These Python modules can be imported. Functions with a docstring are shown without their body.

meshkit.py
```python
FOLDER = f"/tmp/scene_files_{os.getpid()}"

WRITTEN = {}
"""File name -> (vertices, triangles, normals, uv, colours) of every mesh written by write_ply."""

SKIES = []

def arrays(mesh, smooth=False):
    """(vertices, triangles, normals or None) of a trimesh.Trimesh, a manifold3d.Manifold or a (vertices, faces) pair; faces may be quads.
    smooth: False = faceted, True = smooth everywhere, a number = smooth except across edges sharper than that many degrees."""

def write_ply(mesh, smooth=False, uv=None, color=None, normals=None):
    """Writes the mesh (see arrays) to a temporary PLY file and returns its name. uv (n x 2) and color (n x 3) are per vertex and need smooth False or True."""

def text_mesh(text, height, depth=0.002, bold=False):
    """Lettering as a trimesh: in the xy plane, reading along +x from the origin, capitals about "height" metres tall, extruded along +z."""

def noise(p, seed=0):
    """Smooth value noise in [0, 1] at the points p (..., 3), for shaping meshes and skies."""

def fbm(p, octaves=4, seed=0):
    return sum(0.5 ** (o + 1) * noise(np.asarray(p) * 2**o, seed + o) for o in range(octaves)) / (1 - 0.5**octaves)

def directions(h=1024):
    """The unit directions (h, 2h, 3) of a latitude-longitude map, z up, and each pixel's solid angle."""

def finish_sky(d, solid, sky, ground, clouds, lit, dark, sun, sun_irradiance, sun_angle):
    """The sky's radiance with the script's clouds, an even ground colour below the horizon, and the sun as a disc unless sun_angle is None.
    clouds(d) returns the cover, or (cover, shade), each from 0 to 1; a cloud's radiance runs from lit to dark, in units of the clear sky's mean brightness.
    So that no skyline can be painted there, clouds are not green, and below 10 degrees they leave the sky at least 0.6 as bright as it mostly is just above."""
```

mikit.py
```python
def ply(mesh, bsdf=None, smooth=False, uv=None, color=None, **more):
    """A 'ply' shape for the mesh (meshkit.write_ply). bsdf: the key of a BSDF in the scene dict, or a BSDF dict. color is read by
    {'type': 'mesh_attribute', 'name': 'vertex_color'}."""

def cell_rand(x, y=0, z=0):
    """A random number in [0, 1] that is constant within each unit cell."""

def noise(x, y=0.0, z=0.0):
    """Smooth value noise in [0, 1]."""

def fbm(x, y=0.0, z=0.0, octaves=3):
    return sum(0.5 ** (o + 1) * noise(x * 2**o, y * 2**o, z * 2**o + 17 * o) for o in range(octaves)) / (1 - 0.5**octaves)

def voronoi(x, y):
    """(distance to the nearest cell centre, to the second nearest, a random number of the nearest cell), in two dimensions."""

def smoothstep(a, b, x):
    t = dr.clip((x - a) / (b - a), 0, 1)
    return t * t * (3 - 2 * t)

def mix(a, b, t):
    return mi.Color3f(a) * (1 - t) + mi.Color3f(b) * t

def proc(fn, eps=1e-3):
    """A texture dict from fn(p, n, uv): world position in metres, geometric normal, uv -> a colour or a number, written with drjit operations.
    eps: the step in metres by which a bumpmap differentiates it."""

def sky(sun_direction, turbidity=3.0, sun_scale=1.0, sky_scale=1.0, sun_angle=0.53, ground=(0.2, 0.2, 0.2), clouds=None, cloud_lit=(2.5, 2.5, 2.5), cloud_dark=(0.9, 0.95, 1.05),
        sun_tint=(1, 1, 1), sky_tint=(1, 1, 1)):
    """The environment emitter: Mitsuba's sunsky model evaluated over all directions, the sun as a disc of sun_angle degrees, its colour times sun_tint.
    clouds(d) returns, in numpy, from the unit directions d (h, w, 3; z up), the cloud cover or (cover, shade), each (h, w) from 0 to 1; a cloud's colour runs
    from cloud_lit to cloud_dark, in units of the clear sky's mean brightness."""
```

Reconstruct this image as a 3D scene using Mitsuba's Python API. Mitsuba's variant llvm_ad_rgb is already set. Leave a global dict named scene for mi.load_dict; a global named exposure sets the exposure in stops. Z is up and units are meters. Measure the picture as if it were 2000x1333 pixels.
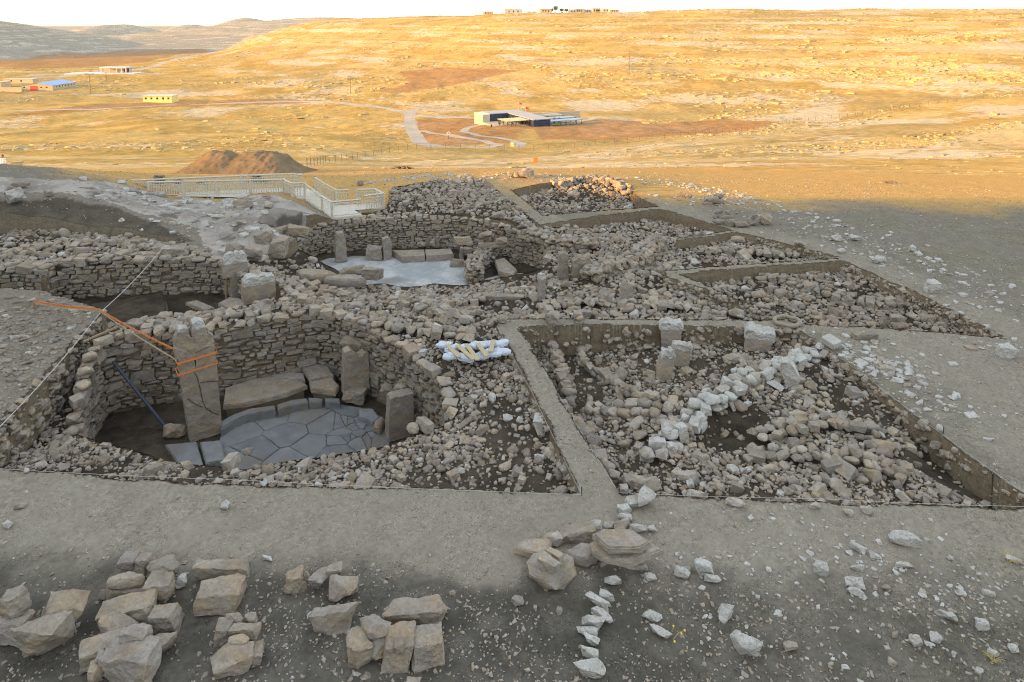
import math, numpy as np, trimesh, shapely, mitsuba as mi, mikit, meshkit
import drjit as dr
from scipy.spatial import Delaunay, ConvexHull, cKDTree
from scipy.interpolate import RBFInterpolator, RegularGridInterpolator
from shapely.geometry import Polygon, LineString

# ------------------------------------------------------------------ camera, sky, exposure
T = mi.ScalarTransform4f
scene, labels = {}, {}
CAM_Z, PITCH, FOCAL, PPY = 11.0, math.radians(7.6), 1333.0, 228.0      # drone at 11 m, 24 mm lens, shifted down
FWD = np.array([0, math.cos(PITCH), -math.sin(PITCH)])
UPV = np.array([0, math.sin(PITCH), math.cos(PITCH)])
scene['camera'] = {'type': 'perspective', 'fov': math.degrees(2 * math.atan(1000 / FOCAL)), 'fov_axis': 'x', 'near_clip': 0.5, 'far_clip': 9000.0,
                   'principal_point_offset_y': (666.5 - PPY) / 1333.0,
                   'to_world': T().look_at(origin=[0, 0, CAM_Z], target=[0, float(FWD[1]), CAM_Z + float(FWD[2])], up=[0, 0, 1])}
SUN = np.array([-0.94, -0.33, 0.19])
def thin_cloud(d):
    n = meshkit.fbm(np.stack([d[..., 0] * 3, d[..., 1] * 3, d[..., 2] * 9], -1), 4, 5)
    return np.clip(0.62 + (n - 0.45) * 1.5, 0.3, 0.92), 0.3
scene['sky'] = mikit.sky(SUN, turbidity=3.0, sun_scale=.56, sky_scale=1.0, sun_angle=0.53, sun_tint=(1.0, 0.81, 0.42), sky_tint=(1.0, 0.99, 0.98),
                         ground=(0.25, 0.22, 0.17), clouds=thin_cloud, cloud_lit=(1.34, 1.4, 1.46), cloud_dark=(1.0, 1.03, 1.08))
exposure = 4.4

# ------------------------------------------------------------------ survey: photograph point + height or distance -> metres
def ray(px, py):
    return FWD * FOCAL + np.array([px - 1000.0, 0, 0]) - UPV * (py - PPY)
def P(px, py, z=0.0):
    r = ray(px, py)
    t = (z - CAM_Z) / r[2]
    return np.array([r[0] * t, r[1] * t, z])
def PD(px, py, d):
    r = ray(px, py)
    t = d / r[1]
    return np.array([r[0] * t, d, CAM_Z + r[2] * t])
def poly(pts, z=0.0):
    return Polygon([P(p[0], p[1], p[2] if len(p) > 2 else z)[:2] for p in pts])
def line(pts, z=0.0):
    return np.array([P(p[0], p[1], p[2] if len(p) > 2 else z) for p in pts])

# ------------------------------------------------------------------ terrain
far_ctrl = [  # photograph x, y, distance
    (1000, 342, 48), (1000, 331, 60), (1000, 302, 132), (1000, 283, 160), (1000, 250, 215), (1000, 220, 280), (1000, 180, 340), (1000, 140, 400), (1000, 100, 460), (1000, 60, 520), (1000, 30, 585),
    (1400, 365, 48), (1400, 330, 75), (1400, 282, 150), (1400, 250, 220), (1400, 200, 290), (1400, 150, 350), (1400, 100, 410), (1400, 60, 470), (1400, 22, 545),
    (1700, 372, 47), (1700, 330, 75), (1700, 280, 140), (1700, 240, 200), (1700, 190, 270), (1700, 140, 330), (1700, 90, 390), (1700, 50, 450), (1700, 24, 510),
    (2000, 380, 46), (2000, 330, 75), (2000, 280, 125), (2000, 230, 180), (2000, 180, 240), (2000, 130, 300), (2000, 80, 365), (2000, 40, 430), (2000, 22, 490),
    (2400, 380, 46), (2400, 330, 72), (2400, 280, 115), (2400, 230, 165), (2400, 180, 220), (2400, 130, 280), (2400, 80, 345), (2400, 22, 460),
    (600, 344, 52), (600, 322, 100), (600, 280, 170), (600, 240, 250), (600, 200, 330), (600, 150, 430), (600, 120, 520), (600, 90, 620), (600, 62, 720), (600, 43, 830),
    (800, 335, 56), (800, 310, 128), (800, 270, 185), (800, 230, 262), (800, 190, 335), (800, 150, 410), (800, 110, 490), (800, 70, 580), (800, 33, 690),
    (300, 338, 60), (300, 300, 130), (300, 250, 225), (300, 190, 360), (300, 150, 480), (300, 125, 620), (300, 104, 850), (300, 90, 1150), (300, 82, 1500),
    (100, 340, 62), (100, 300, 135), (100, 250, 235), (100, 190, 350), (100, 150, 480), (100, 122, 700), (100, 108, 900),
    (450, 330, 65), (450, 290, 150), (450, 240, 245), (450, 190, 350), (450, 150, 460), (450, 120, 580), (450, 98, 760), (450, 80, 1000),
    (1000, 37, 760), (1000, 42, 1100), (1000, 46, 3500), (1400, 30, 720), (1400, 38, 1100), (1400, 45, 3500), (1700, 32, 680), (1700, 40, 1100), (2000, 30, 650), (2000, 40, 1100), (2400, 34, 650), (2000, 46, 3500), (800, 40, 850), (800, 46, 1200), (800, 49, 3500), (600, 52, 1000), (600, 58, 1400), (600, 52, 3500),
    (0, 345, 60), (0, 300, 140), (0, 250, 235), (0, 190, 350), (0, 150, 480), (0, 122, 700),
    (-400, 345, 60), (-400, 300, 140), (-400, 250, 235), (-400, 190, 350), (-400, 150, 480)]
near_ctrl = [  # photograph x, y, height
    (-160, 362, 2.7), (0, 358, 2.4), (100, 354, 2.3), (200, 361, 1.8), (270, 372, 1.15), (330, 386, .65), (400, 402, .35),
    (-150, 400, 2.2), (0, 392, 1.9), (150, 400, 1.55), (250, 428, .95), (350, 440, .6), (430, 452, .3), (0, 432, 1.25), (100, 450, .85), (0, 478, .5), (200, 472, .5),
    (-200, 480, .8), (330, 475, .35), (420, 430, .5), (480, 420, .75), (540, 405, .85), (600, 412, .5), (500, 470, .1), (560, 450, .2),
    (600, 392, .15), (700, 396, -.45), (655, 412, -.45), (745, 402, -.4), (620, 402, -.1), (780, 372, .2), (900, 362, .25), (1000, 362, .2), (1100, 356, .2), (1220, 362, .2),
    (0, 560, .25), (100, 600, .25), (0, 700, .15), (-300, 700, .3), (1350, 400, .1), (1500, 420, .05), (1500, 460, 0), (1700, 520, 0), (1900, 600, -.05), (2200, 650, -.2),
    (2000, 480, -.15), (1700, 430, .1), (1000, 640, 0), (1500, 630, 0), (1200, 1000, 0), (600, 1000, 0), (0, 1000, 0), (1800, 1100, -.05), (2200, 1000, -.1), (1000, 1300, 0), (300, 1300, 0), (-300, 1200, 0), (1800, 1330, -.1),
    (1050, 420, 0.05), (1250, 410, .1), (1330, 530, 0), (1600, 510, 0)]
_c = np.array([PD(*c) for c in far_ctrl] + [P(*c) for c in near_ctrl] + [[x, y, 0] for x, y in ((0, 3), (6, 4), (-6, 4), (-40, 10), (40, 10))])
def _pol(x, y):
    r, th = np.hypot(x, y), np.arctan2(x, y)
    return np.stack([np.clip(th, -0.85, 0.85) * 1.6, np.log(np.maximum(r, 3))], -1)
_rbf = RBFInterpolator(_pol(_c[:, 0], _c[:, 1]), _c[:, 2], kernel='thin_plate_spline', smoothing=2e-4)
_gu, _gv = np.linspace(-1.36, 1.36, 240), np.linspace(math.log(3), math.log(4400), 420)
_grid = RegularGridInterpolator((_gu, _gv), np.vstack([_rbf(np.stack(np.broadcast_arrays(u_, _gv), -1)) for u_ in _gu]).reshape(len(_gu), len(_gv)), bounds_error=False, fill_value=None)
RIDGE_C = [-160, -60, -20, 30.5, 38, 44, 51, 55, 57, 62, 75, 95]
RIDGE_Z = [16.77, 28.75, 28.75, 21.56, 17.25, 16.05, 15.45, 12.82, 11.02, 5.99, 1.2, 0.0]
def ridge(x, y):
    """The tell's upper hill, left of and behind the drone: it keeps the evening sun off the site."""
    a, c = x * 0.9435 + y * 0.3312, -x * 0.3312 + y * 0.9435
    top = np.interp(c, RIDGE_C, RIDGE_Z)
    return top * np.exp(-((a + 70) / np.where(a > -70, 23.0, 60.0)) ** 2)
def bump(x, y, px, py, d, rx, ry, base):
    c = PD(px, py, d)
    return (c[2] - base) * np.exp(-(((x - c[0]) / rx) ** 2 + ((y - c[1]) / ry) ** 2)) + base
def fb(x, y, s, o=3, seed=0):
    return meshkit.fbm(np.stack([x / s, y / s, np.full_like(x, 0.37)], -1), o, seed) - 0.5
def natural(x, y):
    x, y = np.asarray(x, float), np.asarray(y, float)
    shape = x.shape
    x, y = x.ravel(), y.ravel()
    r = np.hypot(x, y)
    z = _grid(_pol(x, y))
    side = np.clip((np.abs(np.arctan2(x, y)) - 0.9) / 0.4, 0, 1)
    z = z * (1 - side * np.clip(r / 60, 0, 1))
    far = np.clip((r - 700) / 400, 0, 1) * (1 - np.clip((np.arctan2(x, y) + 0.41) / 0.05, 0, 1))
    z = z * (1 - far) + far * (-22 - 33 * np.clip((r - 800) / 900, 0, 1))
    hills = np.stack([bump(x, y, -330, -40, 850, 150, 280, -40), bump(x, y, -120, 32, 1100, 165, 420, -46), bump(x, y, 235, 46, 2300, 130, 320, -50), bump(x, y, 300, 60, 2100, 130, 200, -50), bump(x, y, 480, 33, 2900, 170, 380, -70), bump(x, y, 375, 46, 2700, 120, 300, -60),
                      bump(x, y, 340, 73, 1500, 110, 100, -30), bump(x, y, -500, 45, 1500, 380, 500, -30), bump(x, y, 640, 36, 2000, 420, 500, -30)]).max(0)
    z = np.where((r > 600) & (x < 0), np.maximum(z, hills), z)
    rd = ridge(x, y)
    z = np.maximum(z, rd - 60 * np.clip(1 - rd / 1.5, 0, 1))
    w = np.clip((r - 70) / 120, 0, 1)
    z = z + w * (fb(x, y, 60, 3, 3) * 5.0 + fb(x, y, 14, 3, 4) * np.where(r < 900, 1.7, 0) + np.clip((r - 1000) / 1000, 0, 1) * fb(x, y, 300, 3, 8) * 30)
    rock = np.clip((-x - 8.5) / 3, 0, 1) * np.clip((y - 32) / 3, 0, 1) * np.clip((50 - y) / 4, 0, 1)
    z = z + rock * (fb(x, y, 2.4, 4, 15) * 1.0)
    z = z + (1 - w) * (fb(x, y, 5, 3, 5) * 0.22 + fb(x, y, 0.9, 2, 6) * 0.05)
    return z.reshape(shape)
# ------------------------------------------------------------------ excavation: trench outlines and floors
def floor_fn(ctrl, lump=0.0, seed=1):
    c = np.array([P(*q) for q in ctrl])
    f = RBFInterpolator(c[:, :2], c[:, 2], kernel='linear', smoothing=0.02) if len(c) > 3 else None
    def fn(x, y):
        z = f(np.stack([x, y], -1)) if f is not None else np.full(len(x), c[0, 2])
        return z + lump * fb(x, y, 1.3, 3, seed) + 0.06 * fb(x, y, 0.35, 2, seed + 9)
    return fn
EX = poly([(-250, 903), (200, 924), (450, 939), (1132, 968), (1082, 855), (1030, 745), (966, 634), (985, 622), (1200, 624), (1370, 623), (1545, 621), (1420, 577), (1300, 540), (1298, 528), (1450, 516), (1640, 504),
           (1545, 478), (1440, 455), (1322, 470), (1320, 464), (1430, 451), (1360, 430), (1290, 413), (1170, 424), (1052, 440), (1000, 398), (945, 358), (850, 362), (765, 374), (755, 405), (655, 430), (612, 442), (590, 462), (560, 478),
           (500, 500), (430, 512), (392, 484, .2), (330, 466, .4), (200, 450, .65), (60, 430, 1.1), (-200, 412, 1.6), (-260, 560), (40, 562), (120, 590), (205, 606), (196, 618), (150, 665), (60, 765), (-60, 890), (-300, 890)])
EX = EX.buffer(0)
ex_ctrl = [(95, 810, -1.7), (150, 745, -1.6), (185, 690, -1.2), (20, 880, -1.5), (-100, 425, 1.1), (0, 432, .95), (60, 440, .75), (200, 462, .4), (300, 474, .2), (-100, 905, -1.0), (0, 912, -1.1), (150, 918, -1.2), (300, 928, -.9), (600, 955, -.35), (900, 966, -.3), (1110, 962, -.3),
           (900, 900, -.4), (1050, 880, -.35), (950, 780, -.35), (850, 800, -.5), (1000, 720, -.2), (900, 690, -.05), (960, 650, -.1),
           (350, 905, -1.3), (450, 915, -.95), (600, 890, -.75), (720, 880, -.75), (860, 830, -.7), (200, 890, -1.5), (100, 890, -1.4), (320, 895, -1.5),
           (750, 640, -.1), (640, 600, -.05), (550, 600, 0), (440, 630, 0), (250, 640, -.1), (700, 596, -.8), (710, 608, -.85), (780, 616, -.8), (860, 606, -.75), (850, 640, -.2), (980, 605, -.8), (1100, 600, -.5), (1300, 600, -.5), (1450, 605, -.6), (1200, 570, -.5), (1000, 568, -.6),
           (585, 552, -1.3), (650, 560, -1.7), (700, 567, -1.9), (800, 568, -1.9), (900, 567, -1.9), (950, 562, -1.7), (1070, 560, -1.6), (640, 572, -1.0), (700, 582, -1.15), (800, 592, -1.05), (900, 588, -1.0), (960, 580, -.8), (1150, 470, -.15), (1250, 530, -.35), (1300, 480, -.4), (1100, 530, -.9),
           (850, 400, .25), (950, 385, .2), (1000, 430, .1), (800, 380, .2), (600, 452, -.1), (650, 434, -.3), (715, 420, -.25), (1150, 448, -.6), (1300, 448, -.6), (1400, 455, -.4), (1400, 490, -.5), (1550, 495, -.5), (1250, 500, -.2),
           (0, 460, .35), (150, 480, .3), (300, 500, .15), (-150, 450, .6), (400, 505, .25), (520, 530, -.1), (100, 505, .35), (250, 498, .35), (480, 640, 0), (330, 600, -.9), (0, 520, .35)]
T2 = poly([(1216, 966), (1600, 977), (2040, 990), (1840, 850), (1690, 735), (1560, 641), (1370, 637), (1200, 637), (1014, 640), (1060, 720), (1130, 840)])
t2_ctrl = [(1300, 955, -.4), (1600, 955, -.35), (1850, 980, -.5), (1900, 950, -.95), (1820, 905, -.95), (1750, 850, -.35), (1140, 735, -1.35), (1110, 690, -1.1), (1180, 815, -1.0), (1240, 890, -.8), (1190, 700, -.95),
           (1300, 730, -.75), (1400, 730, -.7), (1350, 665, -.75), (1500, 690, -.5), (1440, 850, -1.0), (1390, 860, -.9), (1300, 840, -.35), (1380, 790, -.3), (1450, 745, -.35), (1600, 695, -.3), (1600, 770, -.4), (1600, 865, -.4), (1500, 925, -.45), (1700, 800, -.35), (1560, 655, -.4), (1030, 660, -.5)]
T3 = poly([(1556, 629), (1440, 582), (1330, 534), (1480, 521), (1648, 511), (1800, 577), (1962, 653), (1760, 640)])
t3_ctrl = [(1556, 625, -.5), (1340, 545, -.6), (1648, 520, -.6), (1950, 650, -.7), (1550, 570, -.35), (1650, 600, -.45), (1750, 615, -.6), (1800, 600, -.6), (1450, 560, -.5)]
T6 = poly([(1062, 421), (1000, 374), (1080, 362), (1150, 351), (1215, 357), (1245, 391), (1286, 408), (1170, 414)])
t6_ctrl = [(1062, 415, -.6), (1010, 378, -.4), (1150, 365, .05), (1210, 372, 0), (1150, 395, -.7), (1250, 402, -.6), (1090, 400, -.6), (1110, 372, -.15)]
PIT1 = Polygon([P(*q)[:2] for q in [(172, 700, -.1), (200, 668, -.05), (290, 652, -.05), (440, 640, -.05), (530, 626, -.05), (640, 608, -.05), (700, 633, -.1), (762, 662, -.15), (832, 716, -.3), (884, 772, -.45), (872, 832, -.7),
                (760, 874, -.75), (600, 898, -.8), (480, 926, -1), (380, 916, -1.3), (300, 890, -1.5), (150, 850, -1.5)]]).buffer(0.15).buffer(-0.15)
PIT2 = poly([(556, 520), (595, 508), (620, 495), (700, 487), (800, 483), (900, 485), (985, 498), (1078, 533), (1062, 556), (910, 563), (700, 563), (650, 548), (560, 535)], -2.0).buffer(0.2).buffer(-0.2)
PIT3 = poly([(-200, 622), (-60, 618), (20, 596), (92, 600), (118, 581), (330, 574), (400, 572), (455, 575), (510, 582), (550, 602), (548, 636), (470, 658), (330, 668), (215, 655), (110, 640), (20, 630), (-60, 640)], -1.3)
HOLLOW = poly([(503, 424, .75), (520, 411, .8), (545, 405, .85), (588, 408, .7), (606, 428, .4), (590, 441, .2), (545, 446, .2), (512, 441, .3)])
SHELF = poly([(150, 596), (250, 580), (318, 566), (328, 590), (322, 648), (215, 645)], -.8)
regions = [('hollow', HOLLOW, floor_fn([(550, 440, -.75)], .3, 8)), ('ex', EX, floor_fn(ex_ctrl, 0.42, 1)), ('t2', T2, floor_fn(t2_ctrl, 0.3, 2)), ('t3', T3, floor_fn(t3_ctrl, 0.35, 3)), ('t6', T6, floor_fn(t6_ctrl, 0.3, 4)),
           ('pit1', PIT1, floor_fn([(600, 830, -2.75)], 0.05, 5)), ('pit2', PIT2, floor_fn([(800, 520, -2.0)], 0.0, 6)), ('pit3', PIT3, floor_fn([(200, 600, -1.3)], 0.12, 7)), ('shelf', SHELF, floor_fn([(250, 600, -.8)], .2, 12))]
def ragged(p, amp):
    c = np.array(p.exterior.coords)
    q, s = resample_xy(c, .16)
    n = meshkit.fbm(np.column_stack([q * 1.7, q[:, :1] * 0]), 3, 3) - .5
    m = meshkit.fbm(np.column_stack([q * 1.7, q[:, :1] * 0 + 9]), 3, 4) - .5
    return Polygon(q + np.column_stack([n, m]) * amp * 2).buffer(0)
def resample_xy(xy, step):
    d = np.r_[0, np.cumsum(np.linalg.norm(np.diff(xy, axis=0), axis=1))]
    s = np.arange(0, d[-1], step)
    return np.stack([np.interp(s, d, xy[:, k]) for k in range(2)], -1), s
regions = [(n, ragged(p, .11) if n in ('ex', 't2', 't3', 't6') else p, f) for n, p, f in regions]
regions = [(n, max(p.geoms, key=lambda g: g.area) if p.geom_type == 'MultiPolygon' else p, f) for n, p, f in regions]
REGION = {n: p for n, p, _ in regions}
_prep = {n: p for n, p, _ in regions}
for p_ in _prep.values():
    shapely.prepare(p_)
def height(x, y):
    x, y = np.atleast_1d(np.asarray(x, float)), np.atleast_1d(np.asarray(y, float))
    z = natural(x, y)
    near = np.hypot(x, y) < 75
    for n, p, f in regions:
        m = near & shapely.contains_xy(p, x, y)
        if m.any():
            z[m] = f(x[m], y[m])
    return z
def H(x, y):
    return float(height(x, y)[0])
def G(px, py, lo=8.0, hi=2600.0):
    """First point of the terrain that the photograph shows at px, py."""
    r = ray(px, py)
    t = np.geomspace(lo, hi, 900) / r[1]
    x, y, z = r[0] * t, r[1] * t, CAM_Z + r[2] * t
    d = z - height(x, y)
    k = int(np.argmax(d < 0)) if (d < 0).any() else len(t) - 1
    if k > 0:
        s = d[k - 1] / (d[k - 1] - d[k]) if d[k - 1] > d[k] else 1.0
        tt = t[k - 1] + (t[k] - t[k - 1]) * s
    else:
        tt = t[k]
    x, y = r[0] * tt, r[1] * tt
    return np.array([x, y, CAM_Z + r[2] * tt])

# ------------------------------------------------------------------ one triangulated terrain, split by what lies on it
rng = np.random.default_rng(7)
radii = [7.5]
while radii[-1] < 4200:
    r_ = radii[-1]
    radii.append(r_ + max(0.085, r_ * (0.0075 if r_ < 500 else 0.0125)))
radii = np.array(radii)
th = np.radians(np.arange(-43, 43.01, 0.18))
tt, rr = np.meshgrid(th, radii)
rr = rr * (1 + rng.uniform(-0.0025, 0.0025, rr.shape))
tt = tt + np.radians(0.05) * rng.uniform(-1, 1, tt.shape)
pts = [np.stack([(rr * np.sin(tt)).ravel(), (rr * np.cos(tt)).ravel()], -1)]
th2, r2 = np.meshgrid(np.radians(np.arange(46, 315, 4.0)), np.geomspace(5, 4200, 90))
pts.append(np.stack([(r2 * np.sin(th2)).ravel(), (r2 * np.cos(th2)).ravel()], -1))
gx, gy = np.meshgrid(np.arange(-150, -24, 1.8), np.arange(-80, 90, 1.8))
gx, gy = gx.ravel() + rng.uniform(-.3, .3, gx.size), gy.ravel() + rng.uniform(-.3, .3, gx.size)
m_ = np.degrees(np.arctan2(gx, gy)) < -43.3
pts.append(np.stack([gx[m_], gy[m_]], -1))
pts.append(rng.uniform(-4, 4, (40, 2)))
def edge_rows(p, d_in, d_out, step):
    out = []
    for d in (d_out, -d_in):
        g = p.buffer(d, join_style=2)
        for q in getattr(g, 'geoms', [g]):
            L = q.exterior.length
            s = np.arange(0, L, step)
            xy = np.array([[o.x, o.y] for o in (q.exterior.interpolate(v) for v in s)])
            out.append(xy + rng.uniform(-.004, .004, xy.shape))
    return out
edges, hold = [], []
for n, p, _ in regions:
    edges += edge_rows(p, 0.05, 0.01, 0.11)
# roads and the zones that are their own surface
def skyline(px):
    """Where the ground stands highest against the sky in this direction."""
    r = ray(px, 40)
    t = np.linspace(300, 950, 600) / r[1]
    x, y = r[0] * t, r[1] * t
    z = height(x, y)
    k = int(np.argmax((z - CAM_Z) / y))
    return np.array([x[k], y[k], z[k]])
def ribbon(pxs, width):
    c = np.array([G(*q)[:2] for q in pxs])
    return LineString(c).buffer(width / 2, cap_style=2, join_style=1)
ROAD = shapely.union_all([ribbon([(-60, 222), (60, 216), (200, 213), (330, 205), (450, 202), (560, 198), (640, 199), (700, 205), (760, 212), (800, 222)], 3.6),
    ribbon([(806, 214), (800, 225), (800, 240), (806, 256), (815, 270), (822, 280), (850, 286), (870, 287)], 4.2), ribbon([(805, 226), (840, 228), (900, 229), (938, 232)], 3.2),
    ribbon([(822, 255), (860, 262), (900, 268), (945, 275), (975, 283), (955, 288), (870, 287)], 2.6), ribbon([(945, 244), (912, 250), (905, 257), (930, 264), (975, 269), (1000, 274), (1020, 281), (1010, 287)], 2.6),
    ribbon([(60, 152), (120, 150), (175, 142), (215, 137), (270, 137), (330, 120), (370, 110), (410, 104), (425, 98)], 7.0)])
RED = shapely.union_all([Polygon([G(*q)[:2] for q in f]) for f in (
    [(812, 236), (850, 231), (930, 231), (940, 240), (1075, 247), (1170, 232), (1250, 236), (1260, 245), (1130, 252), (1030, 252), (1010, 262), (1010, 278), (940, 282), (860, 284), (830, 275), (815, 258)],
    [(720, 180), (770, 172), (800, 160), (780, 140), (860, 132), (960, 135), (1020, 138), (960, 150), (890, 165), (800, 180)],
    [(-40, 125), (60, 112), (130, 102), (260, 98), (400, 96), (410, 102), (300, 118), (200, 130), (60, 135)],
    [(180, 204), (330, 200), (560, 193), (640, 196), (600, 201), (420, 206), (250, 212), (100, 222), (0, 228)], [(1040, 250), (1250, 243), (1420, 232), (1520, 238), (1400, 262), (1200, 272), (1060, 275)],
    [(1080, 18), (1150, 14), (1290, 13), (1290, 20), (1180, 25), (1100, 25)])])
PLAZA = Polygon([G(*q)[:2] for q in [(930, 240), (1000, 232), (1130, 236), (1160, 240), (1080, 250), (990, 248)]])
FLOOR2 = poly([(585, 522), (640, 505), (700, 500), (880, 505), (915, 520), (935, 560), (870, 562), (760, 562), (700, 555), (640, 540)], -2.0).union(poly([(945, 545), (1000, 532), (1070, 540), (1060, 558), (955, 562)], -2.0))
BEDROCK = Polygon([P(*q)[:2] for q in [(-200, 352, 2.6), (0, 352, 2.4), (100, 350, 2.3), (270, 364, 1.2), (400, 392, .4), (470, 392, .6), (560, 388, .8), (610, 402, .5), (625, 432, .2), (600, 452, .1), (560, 482, .1), (500, 504, .1), (430, 512, .2), (400, 480, .3),
                (385, 450, .4), (330, 425, .8), (250, 410, 1.1), (150, 385, 1.7), (60, 372, 2.1), (-200, 385, 2.4)]])
for z_, st in ((ROAD, 0.9), (FLOOR2, 0.1)):
    for q in getattr(z_, 'geoms', [z_]):
        for rg in [q.exterior, *q.interiors]:
            s = np.arange(0, rg.length, st)
            edges.append(np.array([[o.x, o.y] for o in (rg.interpolate(v) for v in s)]))
P2 = np.vstack(pts + edges)
r_all = np.hypot(P2[:, 0], P2[:, 1])
P2 = P2[r_all < 4300]
TRI = Delaunay(P2).simplices
hz = height(P2[:, 0], P2[:, 1])
V3 = np.column_stack([P2, hz])
a, b, c = V3[TRI[:, 0]], V3[TRI[:, 1]], V3[TRI[:, 2]]
up = np.cross(b - a, c - a)[:, 2]
TRI = np.where((up < 0)[:, None], TRI[:, ::-1], TRI)
cen = P2[TRI].mean(1)
cr = np.hypot(cen[:, 0], cen[:, 1])
def inside(p, xy):
    shapely.prepare(p)
    return shapely.contains_xy(p, xy[:, 0], xy[:, 1])
dug = np.zeros(len(P2))
for n, p, _ in regions[1:]:
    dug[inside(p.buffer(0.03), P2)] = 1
dug[inside(poly([(-200, 404, 2), (0, 398, 1.7), (130, 398, 1.5), (250, 418, 1), (380, 466, .4), (330, 470, .4), (200, 455, .6), (60, 432, 1.1), (-200, 420, 1.5)]), P2)] = .75
def near_line(pxs, w, z=0.0):
    l = LineString(line(pxs, z)[:, :2])
    shapely.prepare(l)
    return np.clip(1.6 - shapely.distance(l, shapely.points(P2[:, 0], P2[:, 1])) / w, 0, 1)
nearp = r_all[r_all < 4300] < 60
path = np.zeros(len(P2))
for q, w in (([(-200, 985), (300, 995), (800, 1020), (1180, 1010), (1500, 1030), (1760, 1010), (2100, 1030)], 1.3), ([(1175, 1000), (1060, 800), (985, 630)], .9), ([(985, 630), (1560, 633)], .7), ([(1560, 633), (1306, 532), (1650, 507)], .7), ([(1060, 432), (950, 362)], 1.1), ([(1290, 412), (1450, 460), (1640, 505), (1900, 620), (1990, 660)], 1.6), ([(820, 1080), (980, 1110)], .5), ([(940, 362), (1100, 350)], 1.2), ([(1760, 650), (1990, 750), (2100, 860)], 2.5)):
    path[nearp] = np.maximum(path[nearp], near_line(q, w)[nearp])
path *= 1 - dug
red = np.zeros(len(P2))
red[inside(RED, P2)] = 1
smooth_r = np.where(r_all[r_all < 4300] > 70, red, 0)
code = np.zeros(len(TRI), int)                      # 0 ground, 1 hills, 2 road, 3 plaster floor, 4 bedrock
code[cr > 75] = 1
code[inside(ROAD, cen)] = 2
zc = V3[TRI][:, :, 2]
code[inside(FLOOR2, cen) & (zc.max(1) < -1.7)] = 3
code[inside(BEDROCK, cen) & (cr < 60) & (dug[TRI].max(1) < .5)] = 4
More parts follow.
